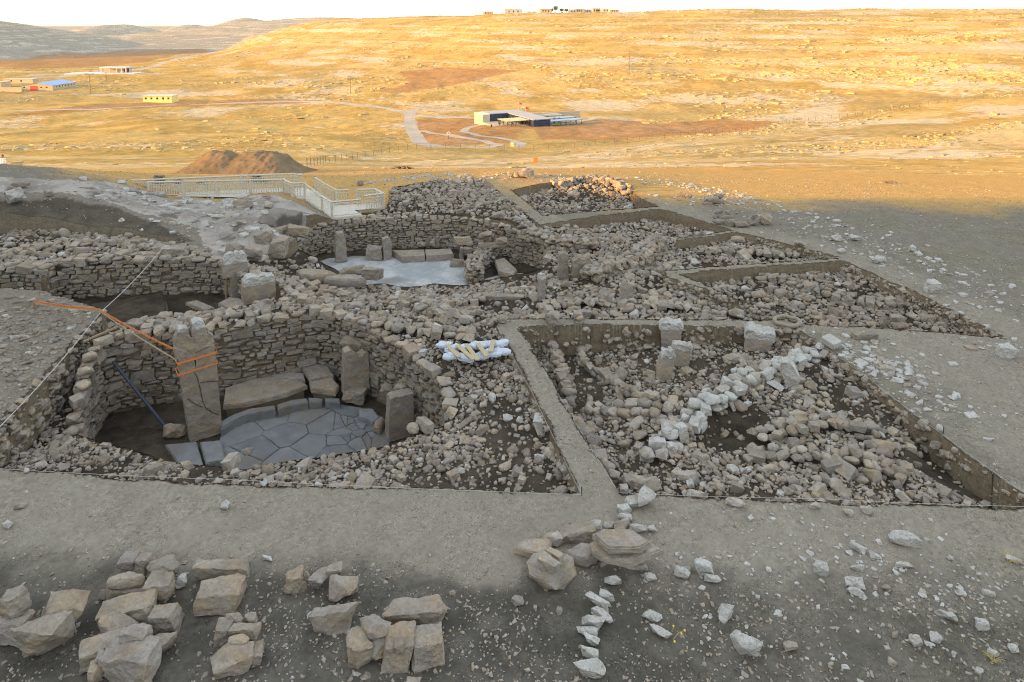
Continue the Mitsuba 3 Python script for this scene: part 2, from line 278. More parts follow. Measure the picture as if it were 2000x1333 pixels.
def normals_of(v, f):
    n = np.zeros_like(v)
    fn = np.cross(v[f[:, 1]] - v[f[:, 0]], v[f[:, 2]] - v[f[:, 0]])
    for k in range(3):
        np.add.at(n, f[:, k], fn)
    return n / np.maximum(np.linalg.norm(n, axis=1, keepdims=True), 1e-12)
VN = normals_of(V3, TRI)
UV = np.stack([dug, path], -1)
UVh = np.stack([smooth_r, np.zeros(len(P2))], -1)
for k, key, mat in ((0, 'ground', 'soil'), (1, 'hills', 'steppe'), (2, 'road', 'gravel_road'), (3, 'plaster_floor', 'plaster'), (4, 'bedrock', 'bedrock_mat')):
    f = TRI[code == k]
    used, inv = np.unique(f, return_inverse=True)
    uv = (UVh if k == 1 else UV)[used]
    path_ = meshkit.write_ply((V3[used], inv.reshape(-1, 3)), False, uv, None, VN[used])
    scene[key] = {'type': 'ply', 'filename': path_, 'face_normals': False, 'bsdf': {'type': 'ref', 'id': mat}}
    labels[key] = {'kind': 'structure'}
labels['ground']['label'] = 'grey beige trodden earth and dug trenches of the excavation'
labels['hills']['label'] = 'dry yellow steppe valley and hillsides beyond the excavation'
labels['road']['label'] = 'pale gravel road winding through the valley'
labels['plaster_floor']['label'] = 'pale blue grey level floor of the large round enclosure'
labels['bedrock']['label'] = 'smooth pale limestone bedrock hump rising behind the left trenches'
# ------------------------------------------------------------------ materials
def C(*v):
    return mi.Color3f(*[float(x) if isinstance(x, (int, float, np.floating)) else x for x in v])
def soil_fn(p, n, uv):
    big = mikit.fbm(p.x * 0.35, p.y * 0.35, 1.0, 3)
    mid = mikit.fbm(p.x * 2.3, p.y * 2.3, p.z * 2, 3)
    fine = mikit.fbm(p.x * 14, p.y * 14, p.z * 14, 3)
    trod = mikit.smoothstep(0.1, 0.95, uv.y + (mid - 0.5) * 0.5 + (big - 0.5) * 0.25)
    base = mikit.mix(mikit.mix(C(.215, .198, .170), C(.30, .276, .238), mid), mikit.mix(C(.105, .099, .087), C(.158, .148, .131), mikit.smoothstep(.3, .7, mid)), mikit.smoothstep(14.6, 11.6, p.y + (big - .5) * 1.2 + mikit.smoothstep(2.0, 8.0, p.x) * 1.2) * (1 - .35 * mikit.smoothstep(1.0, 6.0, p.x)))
    green = mikit.smoothstep(.42, .66, big) * mikit.smoothstep(3.0, 9.0, p.x) * .6
    base = mikit.mix(base, base * C(.95, .97, .86), green)
    straw = mikit.smoothstep(38.5, 44.0, p.y + (big - .5) * 5)
    base = mikit.mix(base, mikit.mix(C(.51, .325, .125), C(.67, .45, .20), mid), straw)
    base = mikit.mix(base, mikit.mix(C(.29, .266, .226), C(.355, .326, .28), mid), trod * (1 - straw * .6))
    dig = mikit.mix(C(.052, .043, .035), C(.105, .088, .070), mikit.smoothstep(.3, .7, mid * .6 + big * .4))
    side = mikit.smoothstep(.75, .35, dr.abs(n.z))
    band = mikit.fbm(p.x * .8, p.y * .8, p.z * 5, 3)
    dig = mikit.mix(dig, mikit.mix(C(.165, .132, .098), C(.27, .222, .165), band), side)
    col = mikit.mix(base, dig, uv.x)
    sp = mikit.noise(p.x * 48, p.y * 48, p.z * 48)
    grit = mikit.smoothstep(.74, .86, sp) * .38 - mikit.smoothstep(.30, .16, sp) * .34
    return col * C(1.03, 1.0, .93) * (0.70 + 0.60 * fine + grit) * .74
def soil_h(p, n, uv):
    return mikit.fbm(p.x * 7, p.y * 7, p.z * 7, 4) * 0.03 + mikit.fbm(p.x * 45, p.y * 45, p.z * 45, 2) * 0.006
def rough(key, fn, h=None, eps=4e-3):
    d = {'type': 'diffuse', 'reflectance': mikit.proc(fn)}
    if h is not None:
        d = {'type': 'bumpmap', 'arbitrary': mikit.proc(h, eps), 'scale': 1.0, 'bsdf': d}
    scene[key] = {'type': 'twosided', 'bsdf': d}
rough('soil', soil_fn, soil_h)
def steppe_fn(p, n, uv):
    big = mikit.fbm(p.x * .012, p.y * .012, 2.0, 4)
    mid = mikit.fbm(p.x * .09, p.y * .09, p.z * .25, 4)
    fine = mikit.fbm(p.x * .7, p.y * .7, p.z * .7, 3)
    g = mikit.mix(C(.352, .238, .078), C(.475, .336, .130), mikit.smoothstep(.3, .7, mid))
    g = mikit.mix(g, C(.27, .225, .12), mikit.smoothstep(.55, .7, big) * .4)
    dist = dr.sqrt(p.x * p.x + p.y * p.y)
    g = mikit.mix(g, mikit.mix(C(.37, .232, .08), C(.49, .325, .13), mid), mikit.smoothstep(130.0, 72.0, dist))
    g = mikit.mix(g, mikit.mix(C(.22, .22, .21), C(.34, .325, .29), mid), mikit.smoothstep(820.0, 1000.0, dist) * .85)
    band = mikit.smoothstep(.52, .66, mikit.fbm(p.x * .006, p.y * .006, p.z * .55, 3) + (fine - .5) * .2)
    g = mikit.mix(g, C(.52, .43, .27), band * .5 * mikit.smoothstep(-22.0, -10.0, p.z))
    lime = mikit.smoothstep(.56, .66, mikit.fbm(p.x * .03 + 9, p.y * .03, p.z * .3, 4) + (fine - .5) * .25)
    g = mikit.mix(g, C(.55, .50, .42), lime * .5)
    g = mikit.mix(g, mikit.mix(C(.27, .145, .065), C(.38, .215, .105), mid), mikit.smoothstep(.25, .8, uv.x + (mid - .5) * .7) * .8)
    return g * (0.72 + .56 * fine)
def steppe_h(p, n, uv):
    return mikit.fbm(p.x * .25, p.y * .25, p.z * .8, 4) * 0.9 + mikit.fbm(p.x * 1.6, p.y * 1.6, p.z * 1.6, 2) * 0.12
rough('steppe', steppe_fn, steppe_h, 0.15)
rough('gravel_road', lambda p, n, uv: mikit.mix(C(.34, .31, .27), C(.46, .43, .385), mikit.fbm(p.x * .5, p.y * .5, 0, 3)))
def plaster_fn(p, n, uv):
    m = mikit.fbm(p.x * .9, p.y * .9, 3.0, 4)
    s = mikit.fbm(p.x * 5, p.y * 5, 3.0, 3)
    c = mikit.mix(C(.29, .31, .315), C(.44, .45, .44), mikit.smoothstep(.3, .75, m * .7 + s * .3))
    return mikit.mix(c, C(.22, .20, .175), mikit.smoothstep(.52, .7, mikit.fbm(p.x * .5 + 4, p.y * .8, 1.0, 4)) * .7)
rough('plaster', plaster_fn, lambda p, n, uv: mikit.fbm(p.x * 6, p.y * 6, 0, 3) * .02)
def bed_fn(p, n, uv):
    m = mikit.fbm(p.x * .7, p.y * .7, p.z * 1.5, 4)
    f = mikit.fbm(p.x * 6, p.y * 6, p.z * 6, 3)
    c = mikit.mix(C(.30, .265, .225), C(.48, .435, .375), mikit.smoothstep(.25, .7, m))
    c = mikit.mix(c, C(.56, .55, .52), mikit.smoothstep(.58, .7, f) * .5)
    return mikit.mix(c, C(.15, .135, .115), mikit.smoothstep(.56, .68, mikit.fbm(p.x * 1.3 + 5, p.y * 1.3, p.z, 3)) * .8) * .74
rough('bedrock_mat', bed_fn, lambda p, n, uv: mikit.fbm(p.x * 2.2, p.y * 2.2, p.z * 2.2, 4) * .12)
def stone_fn(p, n, uv):
    """uv.x: the stone's own tone; uv.y: how limestone-white and lichened it is."""
    m = mikit.fbm(p.x * 4, p.y * 4, p.z * 4, 3)
    f = mikit.fbm(p.x * 19, p.y * 19, p.z * 19, 3)
    warm = mikit.cell_rand(uv.x * 977, uv.y * 131)
    lo = mikit.mix(C(.215, .188, .163), C(.235, .19, .148), warm)
    hi = mikit.mix(C(.52, .47, .41), C(.54, .465, .37), warm)
    c = mikit.mix(lo, hi, dr.clip(uv.x * .75 + (m - .5) * .7 + .1, 0, 1))
    white = mikit.mix(C(.48, .455, .405), C(.70, .69, .65), m)
    spots = mikit.smoothstep(.58, .66, f) * .55
    white = mikit.mix(white, C(.24, .25, .22), spots)
    c = mikit.mix(c, c * C(1.18, .98, .66), mikit.smoothstep(.52, .66, mikit.noise(p.x * 3.6 + uv.x * 40, p.y * 3.6, p.z * 3.6)) * .32)
    c = mikit.mix(c, white, mikit.smoothstep(.35, .65, uv.y + (m - .5) * .5))
    e = mikit.fbm(p.x * 47, p.y * 47, p.z * 47, 2)
    return c * (.55 + .5 * f + .4 * e) * .76
def stone_h(p, n, uv):
    return mikit.fbm(p.x * 9, p.y * 9, p.z * 9, 3) * .045 + mikit.fbm(p.x * 38, p.y * 38, p.z * 38, 2) * .012
rough('stone', stone_fn, stone_h)
rough('floor_stone', lambda p, n, uv: mikit.mix(mikit.mix(C(.105, .112, .116), C(.235, .240, .238), dr.clip(uv.x * .6 + mikit.fbm(p.x * 3, p.y * 3, p.z, 3) * .9 - .25, 0, 1)), C(.175, .155, .13), mikit.smoothstep(.48, .66, mikit.fbm(p.x * 1.1 + 3, p.y * 1.1, 1.0, 3)) * .7), stone_h)
def plain(key, col, r=.6, amp=.12, s=6.0, metallic=0.0):
    scene[key] = {'type': 'twosided', 'bsdf': {'type': 'principled', 'base_color': {'type': 'rgb', 'value': list(col)}, 'roughness': r, 'metallic': metallic, 'specular': .3}}
plain('cream_paint', (.52, .48, .39), .5)
plain('deck_wood', (.46, .43, .36), .7, .2, 9)
plain('strap_orange', (.62, .19, .05), .5, .1)
plain('pole_steel', (.045, .055, .075), .35, .3)
plain('old_wood', (.26, .19, .12), .8, .3, 20)
plain('pale_plank', (.40, .33, .20), .8, .15, 9)
plain('sandbag_cloth', (.46, .50, .58), .8, .08, 8)
plain('cord', (.42, .42, .40), .8, .1)
plain('roof_grey', (.30, .31, .33), .6)
plain('white_paint', (.50, .50, .50), .5)
plain('navy_panel', (.030, .045, .085), .4, .2, .5)
plain('blue_roof', (.20, .36, .62), .45, .12, .4)
plain('red_door', (.55, .09, .05), .5, .1)
plain('yellow_wall', (.78, .66, .27), .7, .06, .5)
plain('tan_wall', (.50, .41, .29), .8, .12, .5)
plain('dark_opening', (.03, .03, .035), .4)
plain('pole_wood', (.16, .11, .075), .8)
plain('fence_green', (.10, .10, .075), .6)
plain('shrub_green', (.065, .085, .025), .8, .5, 2)
plain('solar_blue', (.13, .22, .33), .25, .15, .3)
plain('flag_red', (.65, .03, .04), .6)
plain('skin', (.38, .22, .15), .6)
plain('dark_hair', (.02, .016, .014), .5)
plain('shirt_white', (.76, .77, .80), .7)
plain('dark_cloth', (.05, .055, .07), .8)
plain('rust_box', (.40, .20, .06), .6)
plain('crack_dark', (.035, .03, .027), .9)
plain('ring_stone', (.27, .235, .18), .9)
rough('heap_soil', lambda p, n, uv: mikit.mix(C(.135, .098, .06), C(.27, .20, .125), mikit.fbm(p.x * 1.5, p.y * 1.5, p.z * 1.5, 3)))
def outcrop_fn(p, n, uv):
    m = mikit.fbm(p.x * .8, p.y * .8, p.z * 1.6, 2)
    return mikit.mix(C(.36, .28, .14), C(.52, .43, .27), dr.clip(uv.y * .8 + (m - .5) * .8, 0, 1))
rough('outcrop', outcrop_fn)
plain('grass_mat', (.20, .205, .115), .9)
plain('flower_yellow', (.62, .50, .06), .8)
plain('straw', (.42, .34, .13), .8)
# ------------------------------------------------------------------ stones: a library of hulls, stamped many times
def hull(p):
    h = ConvexHull(p)
    used, inv = np.unique(h.simplices, return_inverse=True)
    v, f = p[used], inv.reshape(-1, 3)
    c = v.mean(0)
    n = np.cross(v[f[:, 1]] - v[f[:, 0]], v[f[:, 2]] - v[f[:, 0]])
    flip = np.einsum('ij,ij->i', n, v[f].mean(1) - c) < 0
    f = np.where(flip[:, None], f[:, ::-1], f)
    lo, hi = v.min(0), v.max(0)
    return (v - (lo + hi) / 2) / ((hi - lo) / 2), f
def raw_stone(r, kind):
    if kind == 'round':
        p = r.normal(size=(24, 3)); p /= np.linalg.norm(p, axis=1, keepdims=True)
        p = np.sign(p) * np.abs(p) ** .8 * r.uniform(.86, 1.0, (24, 1))
    elif kind == 'sharp':
        p = r.normal(size=(13, 3)); p /= np.linalg.norm(p, axis=1, keepdims=True)
        p = np.sign(p) * np.abs(p) ** .65 * r.uniform(.75, 1.0, (13, 1))
        q = p * .93
        p = np.vstack([p + r.normal(size=p.shape) * .07, q + r.normal(size=p.shape) * .07])
    elif kind == 'block':
        c = np.array([[i, j, k] for i in (-1, 1) for j in (-1, 1) for k in (-1, 1)], float)
        c = c * (1 - r.uniform(0, .22, c.shape))
        p = np.vstack([c * [1 - r.uniform(.08, .28), 1, 1], c * [1, 1 - r.uniform(.08, .28), 1], c * [1, 1, 1 - r.uniform(.08, .3)]])
    else:
        n = r.integers(6, 9)
        a = np.sort(r.uniform(0, 2 * np.pi, n) * .25 + np.arange(n) * 2 * np.pi / n * .95)
        o = np.stack([np.cos(a), np.sin(a)], -1) * r.uniform(.8, 1.05, (n, 1))
        p = np.vstack([np.column_stack([o * s, np.full(n, z) + r.uniform(-.12, .12, n)]) for s, z in ((.86, 1), (1, .55), (1.0, -.5), (.88, -1))])
    return hull(p)
LIB = {}
_r = np.random.default_rng(11)
for kind, n, ang in (('round', 40, 55), ('sharp', 36, 24), ('block', 30, 30), ('slab', 24, 32)):
    LIB[kind] = [meshkit.arrays(raw_stone(_r, kind), smooth=ang) for _ in range(n)]
def rot(yaw=0, pitch=0, roll=0):
    cy, sy, cp, sp, cr_, sr = math.cos(yaw), math.sin(yaw), math.cos(pitch), math.sin(pitch), math.cos(roll), math.sin(roll)
    return np.array([[cy, -sy, 0], [sy, cy, 0], [0, 0, 1]]) @ np.array([[1, 0, 0], [0, cp, -sp], [0, sp, cp]]) @ np.array([[cr_, 0, sr], [0, 1, 0], [-sr, 0, cr_]])
class Stone:
    __slots__ = ('kind', 'k', 'R', 's', 'pos', 'tone', 'white')
    def __init__(self, kind, k, R, s, pos, tone, white):
        self.kind, self.k, self.R, self.s, self.pos, self.tone, self.white = kind, k, R, np.asarray(s, float), np.asarray(pos, float), tone, white
    def arrays(self):
        v, f, n = LIB[self.kind][self.k % len(LIB[self.kind])]
        w = (v * self.s) @ self.R.T + self.pos
        m = (n / self.s) @ self.R.T
        return w, f, m / np.linalg.norm(m, axis=1, keepdims=True), np.full((len(v), 2), [self.tone, self.white])
    def seen(self):
        return float(np.prod(self.s) ** (1 / 3) / max(np.linalg.norm(self.pos - [0, 0, CAM_Z]), 1))
def batch(arrs):
    off = np.cumsum([0] + [len(a[0]) for a in arrs])
    return np.vstack([a[0] for a in arrs]), np.vstack([a[1] + o for a, o in zip(arrs, off)]), np.vstack([a[2] for a in arrs]), np.vstack([a[3] for a in arrs])
def put(key, arrs, mat='stone'):
    v, f, n, uv = batch(arrs) if isinstance(arrs, list) else arrs
    scene[key] = {'type': 'ply', 'filename': meshkit.write_ply((v, f), False, uv, None, n), 'face_normals': False, 'bsdf': {'type': 'ref', 'id': mat}}
_count = {}
def number(name):
    n = _count.get(name, -1) + 1
    _count[name] = n
    return name if n == 0 else f'{name}_{n:03d}'
def tag(key, label=None, category=None, group=None, kind=None):
    labels[key] = {k: v for k, v in dict(label=label, category=category, group=group, kind=kind).items() if v}
    return key
def part(parent, name):
    return parent + '__' + number(parent + '__' + name)[len(parent) + 2:]
def thing(name, label, category, group=None):
    return tag(number(name), label, category, group, 'thing')
def holder(parent, stones, name='stone', rest='small_stones', most=300):
    """Puts stones into a wall: the ones that show largest as parts, the rest as one part."""
    stones = sorted(stones, key=lambda q: -q.seen())
    for q in stones[:most]:
        put(part(parent, name), q.arrays())
    if len(stones) > most:
        k = part(parent, rest)
        put(k, [q.arrays() for q in stones[most:]])
        labels[k] = {'kind': 'stuff'}

def resample(xy, step=.05):
    d = np.r_[0, np.cumsum(np.linalg.norm(np.diff(xy[:, :2], axis=0), axis=1))]
    s = np.arange(0, d[-1], step)
    return np.stack([np.interp(s, d, xy[:, k]) for k in range(xy.shape[1])], -1), s
def smooth_path(xy, n=2):
    for _ in range(n):
        xy = np.vstack([xy[:1], *[np.array([.75 * a + .25 * b, .25 * a + .75 * b]) for a, b in zip(xy[:-1], xy[1:])], xy[-1:]])
    return xy
def course_wall(parent, path, zb, out=1, seed=1, length=(.24, .56), high=(.13, .21), depth=.2, lean=.0, white=(.0, .15), cap=1, tone=(.2, .8), big=.05, most=300):
    """Dry stone wall face along a path of (x, y, top height); out: side of the path that the face looks to (+1 = left of the path)."""
    r = np.random.default_rng(seed)
    q, s = resample(smooth_path(np.asarray(path, float)))
    tdir = np.gradient(q[:, :2], axis=0)
    tdir /= np.linalg.norm(tdir, axis=1, keepdims=True)
    stones, z, course = [], zb, 0
    top = q[:, 2].max()
    taken = []
    while z < top + .02:
        h = r.uniform(*high)
        u = r.uniform(-.3, 0)
        new = []
        while u < s[-1]:
            l = r.uniform(*length) * (1.25 if r.random() < .15 else 1)
            hh = h
            if r.random() < big:
                l, hh = r.uniform(.55, .85), h * 2.0
            i = int(np.clip((u + l / 2) / .05, 0, len(q) - 1))
            x, y, zt = q[i]
            if z + hh * .4 < zt and not any(a < u + l * .5 < b for a, b in taken):
                nx, ny = -tdir[i, 1] * out, tdir[i, 0] * out
                off = -.06 + r.uniform(-.035, .045) - lean * (z - zb)
                yaw = math.atan2(tdir[i, 1], tdir[i, 0]) + r.normal() * .07
                if hh > h * 1.5:
                    new.append((u, u + l))
                stones.append(Stone('block' if r.random() < .55 else 'round', r.integers(99), rot(yaw, r.normal() * .06, r.normal() * .07), [l * .495, depth, hh * .475],
                                    [x + nx * off, y + ny * off, z + hh / 2 + r.uniform(-.015, .015)], r.uniform(*tone), r.uniform(*white)))
            u += l + r.uniform(.0, .025)
        taken = new
        z += h * .97
        course += 1
    if cap:
        u = 0
        while u < s[-1]:
            l = r.uniform(.28, .62)
            i = int(np.clip((u + l / 2) / .05, 0, len(q) - 1))
            x, y, zt = q[i]
            nx, ny = -tdir[i, 1] * out, tdir[i, 0] * out
            for row in range(cap):
                hh = r.uniform(.09, .16)
                off = -.08 - row * .42 + r.uniform(-.06, .08)
                stones.append(Stone(('round', 'sharp', 'block')[r.integers(3)], r.integers(99), rot(math.atan2(tdir[i, 1], tdir[i, 0]) + r.normal() * .25, r.normal() * .1, r.normal() * .1), [l * .52, r.uniform(.17, .26), hh],
                                    [x + nx * off, y + ny * off, zt + hh * .45 + r.uniform(-.03, .05)], r.uniform(.35, .95), r.uniform(white[0], white[1] + .1)))
            u += l + r.uniform(0, .05)
    holder(parent, stones, most=most)
    return stones

WALL_LINES = []
def wall(name, label, pxs, zb, base=False, **kw):
    """pxs: photograph x, y and top height; the point is seen at its top, or at its foot if base."""
    k = thing(name, label, 'stone wall')
    labels[k]['kind'] = 'thing'
    p = np.array([[*P(a, b, zb if base else z)[:2], z] for a, b, z in pxs])
    WALL_LINES.append(LineString(p[:, :2]))
    course_wall(k, p, zb, **kw)
    return k
# big enclosure nearest to the camera: tall curved wall round its far side and its right side
wall('enclosure_wall', 'tall curved dry stone wall around the deep near enclosure with the strapped pillar',
     [(150, 850, -1.5), (172, 700, -.1), (202, 668, -.05), (290, 652, -.05), (440, 640, -.05), (530, 626, -.05), (640, 608, -.05), (700, 633, -.1), (762, 662, -.15), (832, 716, -.3), (884, 772, -.45), (874, 815, -.6)], -2.7, out=-1, seed=21, cap=1, tone=(.05, .5))
wall('enclosure_wall', 'long low stone wall behind the pale floor of the far round enclosure',
     [(560, 524, -1.2), (595, 508, -.6), (620, 495, -.4), (700, 487, -.3), (800, 483, -.25), (900, 485, -.2), (985, 498, -.3), (1078, 533, -.6), (1066, 552, -1.0)], -2.0, base=True, out=-1, seed=22, cap=2, tone=(.3, .75), length=(.22, .55), high=(.11, .18))
wall('enclosure_wall', 'dark stone wall along the back of the left enclosure behind the orange strap',
     [(-200, 622, .3), (-60, 618, .3), (20, 596, .35), (92, 600, .35), (118, 581, .35), (330, 574, .35), (400, 572, .2), (455, 577, .1), (485, 600, -.1)], -1.3, base=True, out=-1, seed=23, cap=2, tone=(.2, .6))
# ------------------------------------------------------------------ low rows of stones and rubble
def row_wall(name, label, pxs, zoff, size, white, seed, rows=2, courses=1, gap=.9, kinds=('round', 'round', 'block', 'sharp'), tone=(.25, .9), most=300):
    k = thing(name, label, 'stone wall')
    labels[k]['kind'] = 'thing'
    r = np.random.default_rng(seed)
    p = np.array([P(*q) for q in pxs])
    WALL_LINES.append(LineString(p[:, :2]))
    q, s = resample(smooth_path(p))
    td = np.gradient(q[:, :2], axis=0)
    td /= np.linalg.norm(td, axis=1, keepdims=True) + 1e-9
    zg = height(q[:, 0], q[:, 1])
    st = []
    for c in range(courses):
        for w in range(rows):
            u = r.uniform(0, size)
            while u < s[-1]:
                l = size * r.uniform(.6, 1.35)
                i = int(np.clip(u / .05, 0, len(q) - 1))
                off = (w - (rows - 1) / 2) * size * .85 + r.normal() * size * .12
                z = zg[i] + zoff + (c - courses + 1) * size * .42 + r.uniform(-.04, .05)
                st.append(Stone(kinds[r.integers(len(kinds))], r.integers(99), rot(math.atan2(td[i, 1], td[i, 0]) + r.choice([0, 1.57]) + r.normal() * .3, r.normal() * .18, r.normal() * .18), [l * .5, size * r.uniform(.36, .5), size * r.uniform(.24, .36)],
                                [q[i, 0] - td[i, 1] * off, q[i, 1] + td[i, 0] * off, z], r.uniform(*tone), float(np.clip(white + r.normal() * .14, 0, 1))))
                u += l * gap
    holder(k, st, most=most)
    return k
row_wall('low_wall', 'white lichened limestone row crossing the near right trench diagonally', [(1275, 890, -.35), (1310, 850, -.3), (1360, 800, -.3), (1405, 775, -.3), (1440, 755, -.35), (1500, 725, -.35), (1560, 706, -.35), (1625, 688, -.3)], .2, .42, .58, 31, rows=2, courses=2, gap=.95, tone=(.5, .9))
row_wall('low_wall', 'stack of thin brown flat stones beside the dark pocket next to the earth baulk', [(1072, 650, -.7), (1082, 690, -.8), (1098, 740, -.9), (1116, 785, -.9)], .35, .42, .08, 32, rows=1, courses=3, gap=.55)
row_wall('low_wall', 'curved brown stone row right of the dark pocket in the near right trench', [(1125, 645, -.6), (1140, 690, -.7), (1185, 725, -.7), (1235, 765, -.6), (1290, 785, -.5)], .22, .38, .08, 33, rows=1, courses=2, gap=.7)
row_wall('low_wall', 'short brown stone row ending at the front of the white limestone row', [(1150, 790, -.8), (1200, 800, -.75), (1250, 800, -.6), (1300, 812, -.5)], .2, .42, .1, 34, rows=2, courses=2, gap=.8)
row_wall('low_wall', 'upper of two curved rounded stone rows right of the bare dark pocket', [(1480, 855, -.6), (1530, 835, -.45), (1590, 838, -.4), (1640, 832, -.35), (1690, 850, -.35)], .22, .34, .12, 35, rows=2, gap=.8)
row_wall('low_wall', 'lower of two curved rounded stone rows right of the bare dark pocket', [(1455, 905, -.7), (1510, 890, -.5), (1570, 893, -.4), (1640, 905, -.4), (1720, 925, -.5), (1770, 950, -.5)], .2, .34, .12, 36, rows=2, gap=.85)
row_wall('low_wall', 'thin upright brown stones lining the right foot of the earth baulk', [(1095, 770, -.6), (1135, 830, -.6), (1170, 890, -.6), (1200, 940, -.5)], .2, .4, .08, 37, rows=1, courses=2, gap=.8)
row_wall('low_wall', 'rounded stone wall between the left pits and the far enclosure', [(560, 552, -.1), (590, 578, -.1), (620, 596, -.1), (655, 612, -.1)], .25, .42, .1, 38, rows=2, courses=3, gap=.8)
row_wall('low_wall', 'rough boulder row along the front of the pale enclosure floor', [(560, 552, -.6), (640, 568, -.8), (720, 585, -1), (800, 594, -1), (880, 598, -.9), (950, 590, -.8)], .12, .45, .1, 39, rows=2, courses=1, gap=.85)
row_wall('low_wall', 'curved wall of small piled stones on the right edge of the pale enclosure floor', [(958, 508, -2), (935, 525, -2), (922, 542, -2), (930, 556, -2)], .8, .34, .08, 40, rows=3, courses=6, gap=.75)
row_wall('low_wall', 'stone row behind the sandbags at the edge of the tall enclosure wall', [(720, 640, -.1), (790, 648, -.1), (860, 655, -.1), (930, 668, -.1)], .2, .45, .12, 41, rows=2, gap=.9)
row_wall('low_wall', 'short stone wall running toward the tip of the earth baulk', [(815, 598, -.8), (835, 612, -.6), (880, 625, -.4), (920, 640, -.3)], .3, .42, .12, 42, rows=2, courses=2, gap=.85)
row_wall('low_wall', 'steep wall of tilted slabs rising beside the pair of carved blocks', [(1150, 560, -.8), (1190, 535, -.6), (1235, 525, -.4), (1270, 500, -.3), (1285, 480, -.3)], .45, .42, .06, 43, rows=3, courses=4, gap=.7)
row_wall('low_wall', 'jumbled stone wall right of the far enclosure below the earth section', [(1010, 440, 0), (1060, 462, -.2), (1110, 480, -.4), (1160, 490, -.3)], .35, .42, .06, 44, rows=3, courses=3, gap=.75)
row_wall('low_wall', 'long stone row in the strip trench before the horizontal baulk', [(1050, 605, -.5), (1130, 600, -.5), (1230, 602, -.5), (1330, 606, -.5), (1420, 612, -.5)], .15, .36, .1, 45, rows=2, gap=.8)
row_wall('low_wall', 'ragged stone wall glowing in the sun on the far edge of the farthest trench', [(1085, 362, .05), (1120, 356, .1), (1160, 354, .1), (1205, 360, .1), (1235, 380, 0)], .3, .5, .1, 46, rows=2, courses=2, gap=.85, tone=(.5, 1))
row_wall('low_wall', 'reddish stone ridge across the far right trench', [(1480, 545, -.4), (1560, 560, -.4), (1620, 580, -.4), (1680, 592, -.4), (1760, 600, -.5)], .2, .42, .03, 47, rows=2, courses=2, gap=.85, tone=(.2, .6))
row_wall('low_wall', 'low stone row in the narrow trench above the far right baulk', [(1360, 498, -.4), (1430, 492, -.4), (1500, 500, -.4), (1570, 498, -.4)], .2, .42, .12, 48, rows=2, gap=.85)
row_wall('low_wall', 'chain of boulders along the near lip of the deep enclosure', [(440, 912, -.9), (520, 905, -.8), (600, 893, -.75), (690, 878, -.75), (760, 868, -.7), (830, 850, -.7), (890, 800, -.5)], .16, .42, .12, 49, rows=1, gap=1.0, kinds=('sharp', 'round', 'block'), tone=(.5, 1))
row_wall('low_wall', 'dark stone row at the edge of the left enclosure and its slabs', [(250, 640, -.1), (320, 638, -.1), (400, 634, -.1), (480, 624, -.1), (540, 612, -.1)], .12, .46, .1, 50, rows=2, gap=.9)
row_wall('low_wall', 'rubble bank along the upper edge of the left enclosure', [(-60, 520, .3), (30, 500, .3), (120, 486, .3), (220, 482, .2), (320, 488, .2), (400, 500, .1)], .15, .45, .12, 51, rows=3, gap=.9)

# --- scattered rubble, by dart throwing
BARE = [(poly([(1085, 690), (1165, 690), (1185, 800), (1125, 800), (1100, 750)], -1.0), .12), (poly([(1370, 805), (1430, 785), (1500, 820), (1515, 885), (1420, 895), (1355, 880)], -.8), .1), (poly([(1750, 915), (1800, 880), (1880, 905), (1985, 985), (1860, 975)], -.8), .08),
        (poly([(640, 588), (720, 585), (790, 600), (790, 618), (680, 612)], -.7), .15), (poly([(920, 588), (1010, 580), (1060, 595), (1050, 625), (960, 625)], -.7), .2), (poly([(1380, 640), (1560, 650), (1500, 720), (1400, 700)], -.6), .55), (poly([(1140, 355), (1215, 370), (1190, 392), (1130, 388)], -.5), .5),
        (poly([(420, 440), (600, 440), (600, 500), (480, 510)], 0), .25), (poly([(-250, 900), (150, 900), (300, 925), (-250, 925)], -1.2), .6), (poly([(1080, 445), (1300, 430), (1400, 455), (1100, 462)], -.5), .8)]
KEEP_OFF = shapely.union_all([PIT1.buffer(.12), PIT2.buffer(.3), PIT3.buffer(.1)])
def scatter(area, classes, seed, avoid=KEEP_OFF, bare=True, sep=.66):
    r = np.random.default_rng(seed)
    area = area.buffer(-.08).difference(avoid) if avoid is not None else area
    shapely.prepare(area)
    x0, y0, x1, y1 = area.bounds
    cell, grid, out = .5, {}, []
    rows = [np.column_stack([resample(np.array(l.coords))[0]]) for l in WALL_LINES]
    tree = cKDTree(np.vstack(rows))
    for lo, hi, dens in classes:
        n = int(dens * (x1 - x0) * (y1 - y0))
        p = r.uniform([x0, y0], [x1, y1], (n, 2))
        keep = shapely.contains_xy(area, p[:, 0], p[:, 1])
        if bare:
            for b, w in BARE:
                keep &= ~(shapely.contains_xy(b, p[:, 0], p[:, 1]) & (r.random(n) > w))
        d = tree.query(p)[0]
        rad = lo + (hi - lo) * r.random(n) ** 1.8
        patch = meshkit.fbm(np.column_stack([p / 1.7, np.full(n, seed * .1)]), 2, seed)
        keep &= (d > .12 + rad * .8) & (r.random(n) < np.clip(.30 + (patch - .38) * 3.4, .2, 1))
        for (x, y), a in zip(p[keep], rad[keep]):
            i, j = int(x // cell), int(y // cell)
            ok = True
            for u in (i - 1, i, i + 1):
                for v in (j - 1, j, j + 1):
                    for (X, Y, A) in grid.get((u, v), ()):
                        if (X - x) ** 2 + (Y - y) ** 2 < (sep * (A + a)) ** 2:
                            ok = False
                            break
                    if not ok: break
                if not ok: break
            if ok:
                grid.setdefault((i, j), []).append((x, y, a))
                out.append((x, y, a))
    return np.array(out)
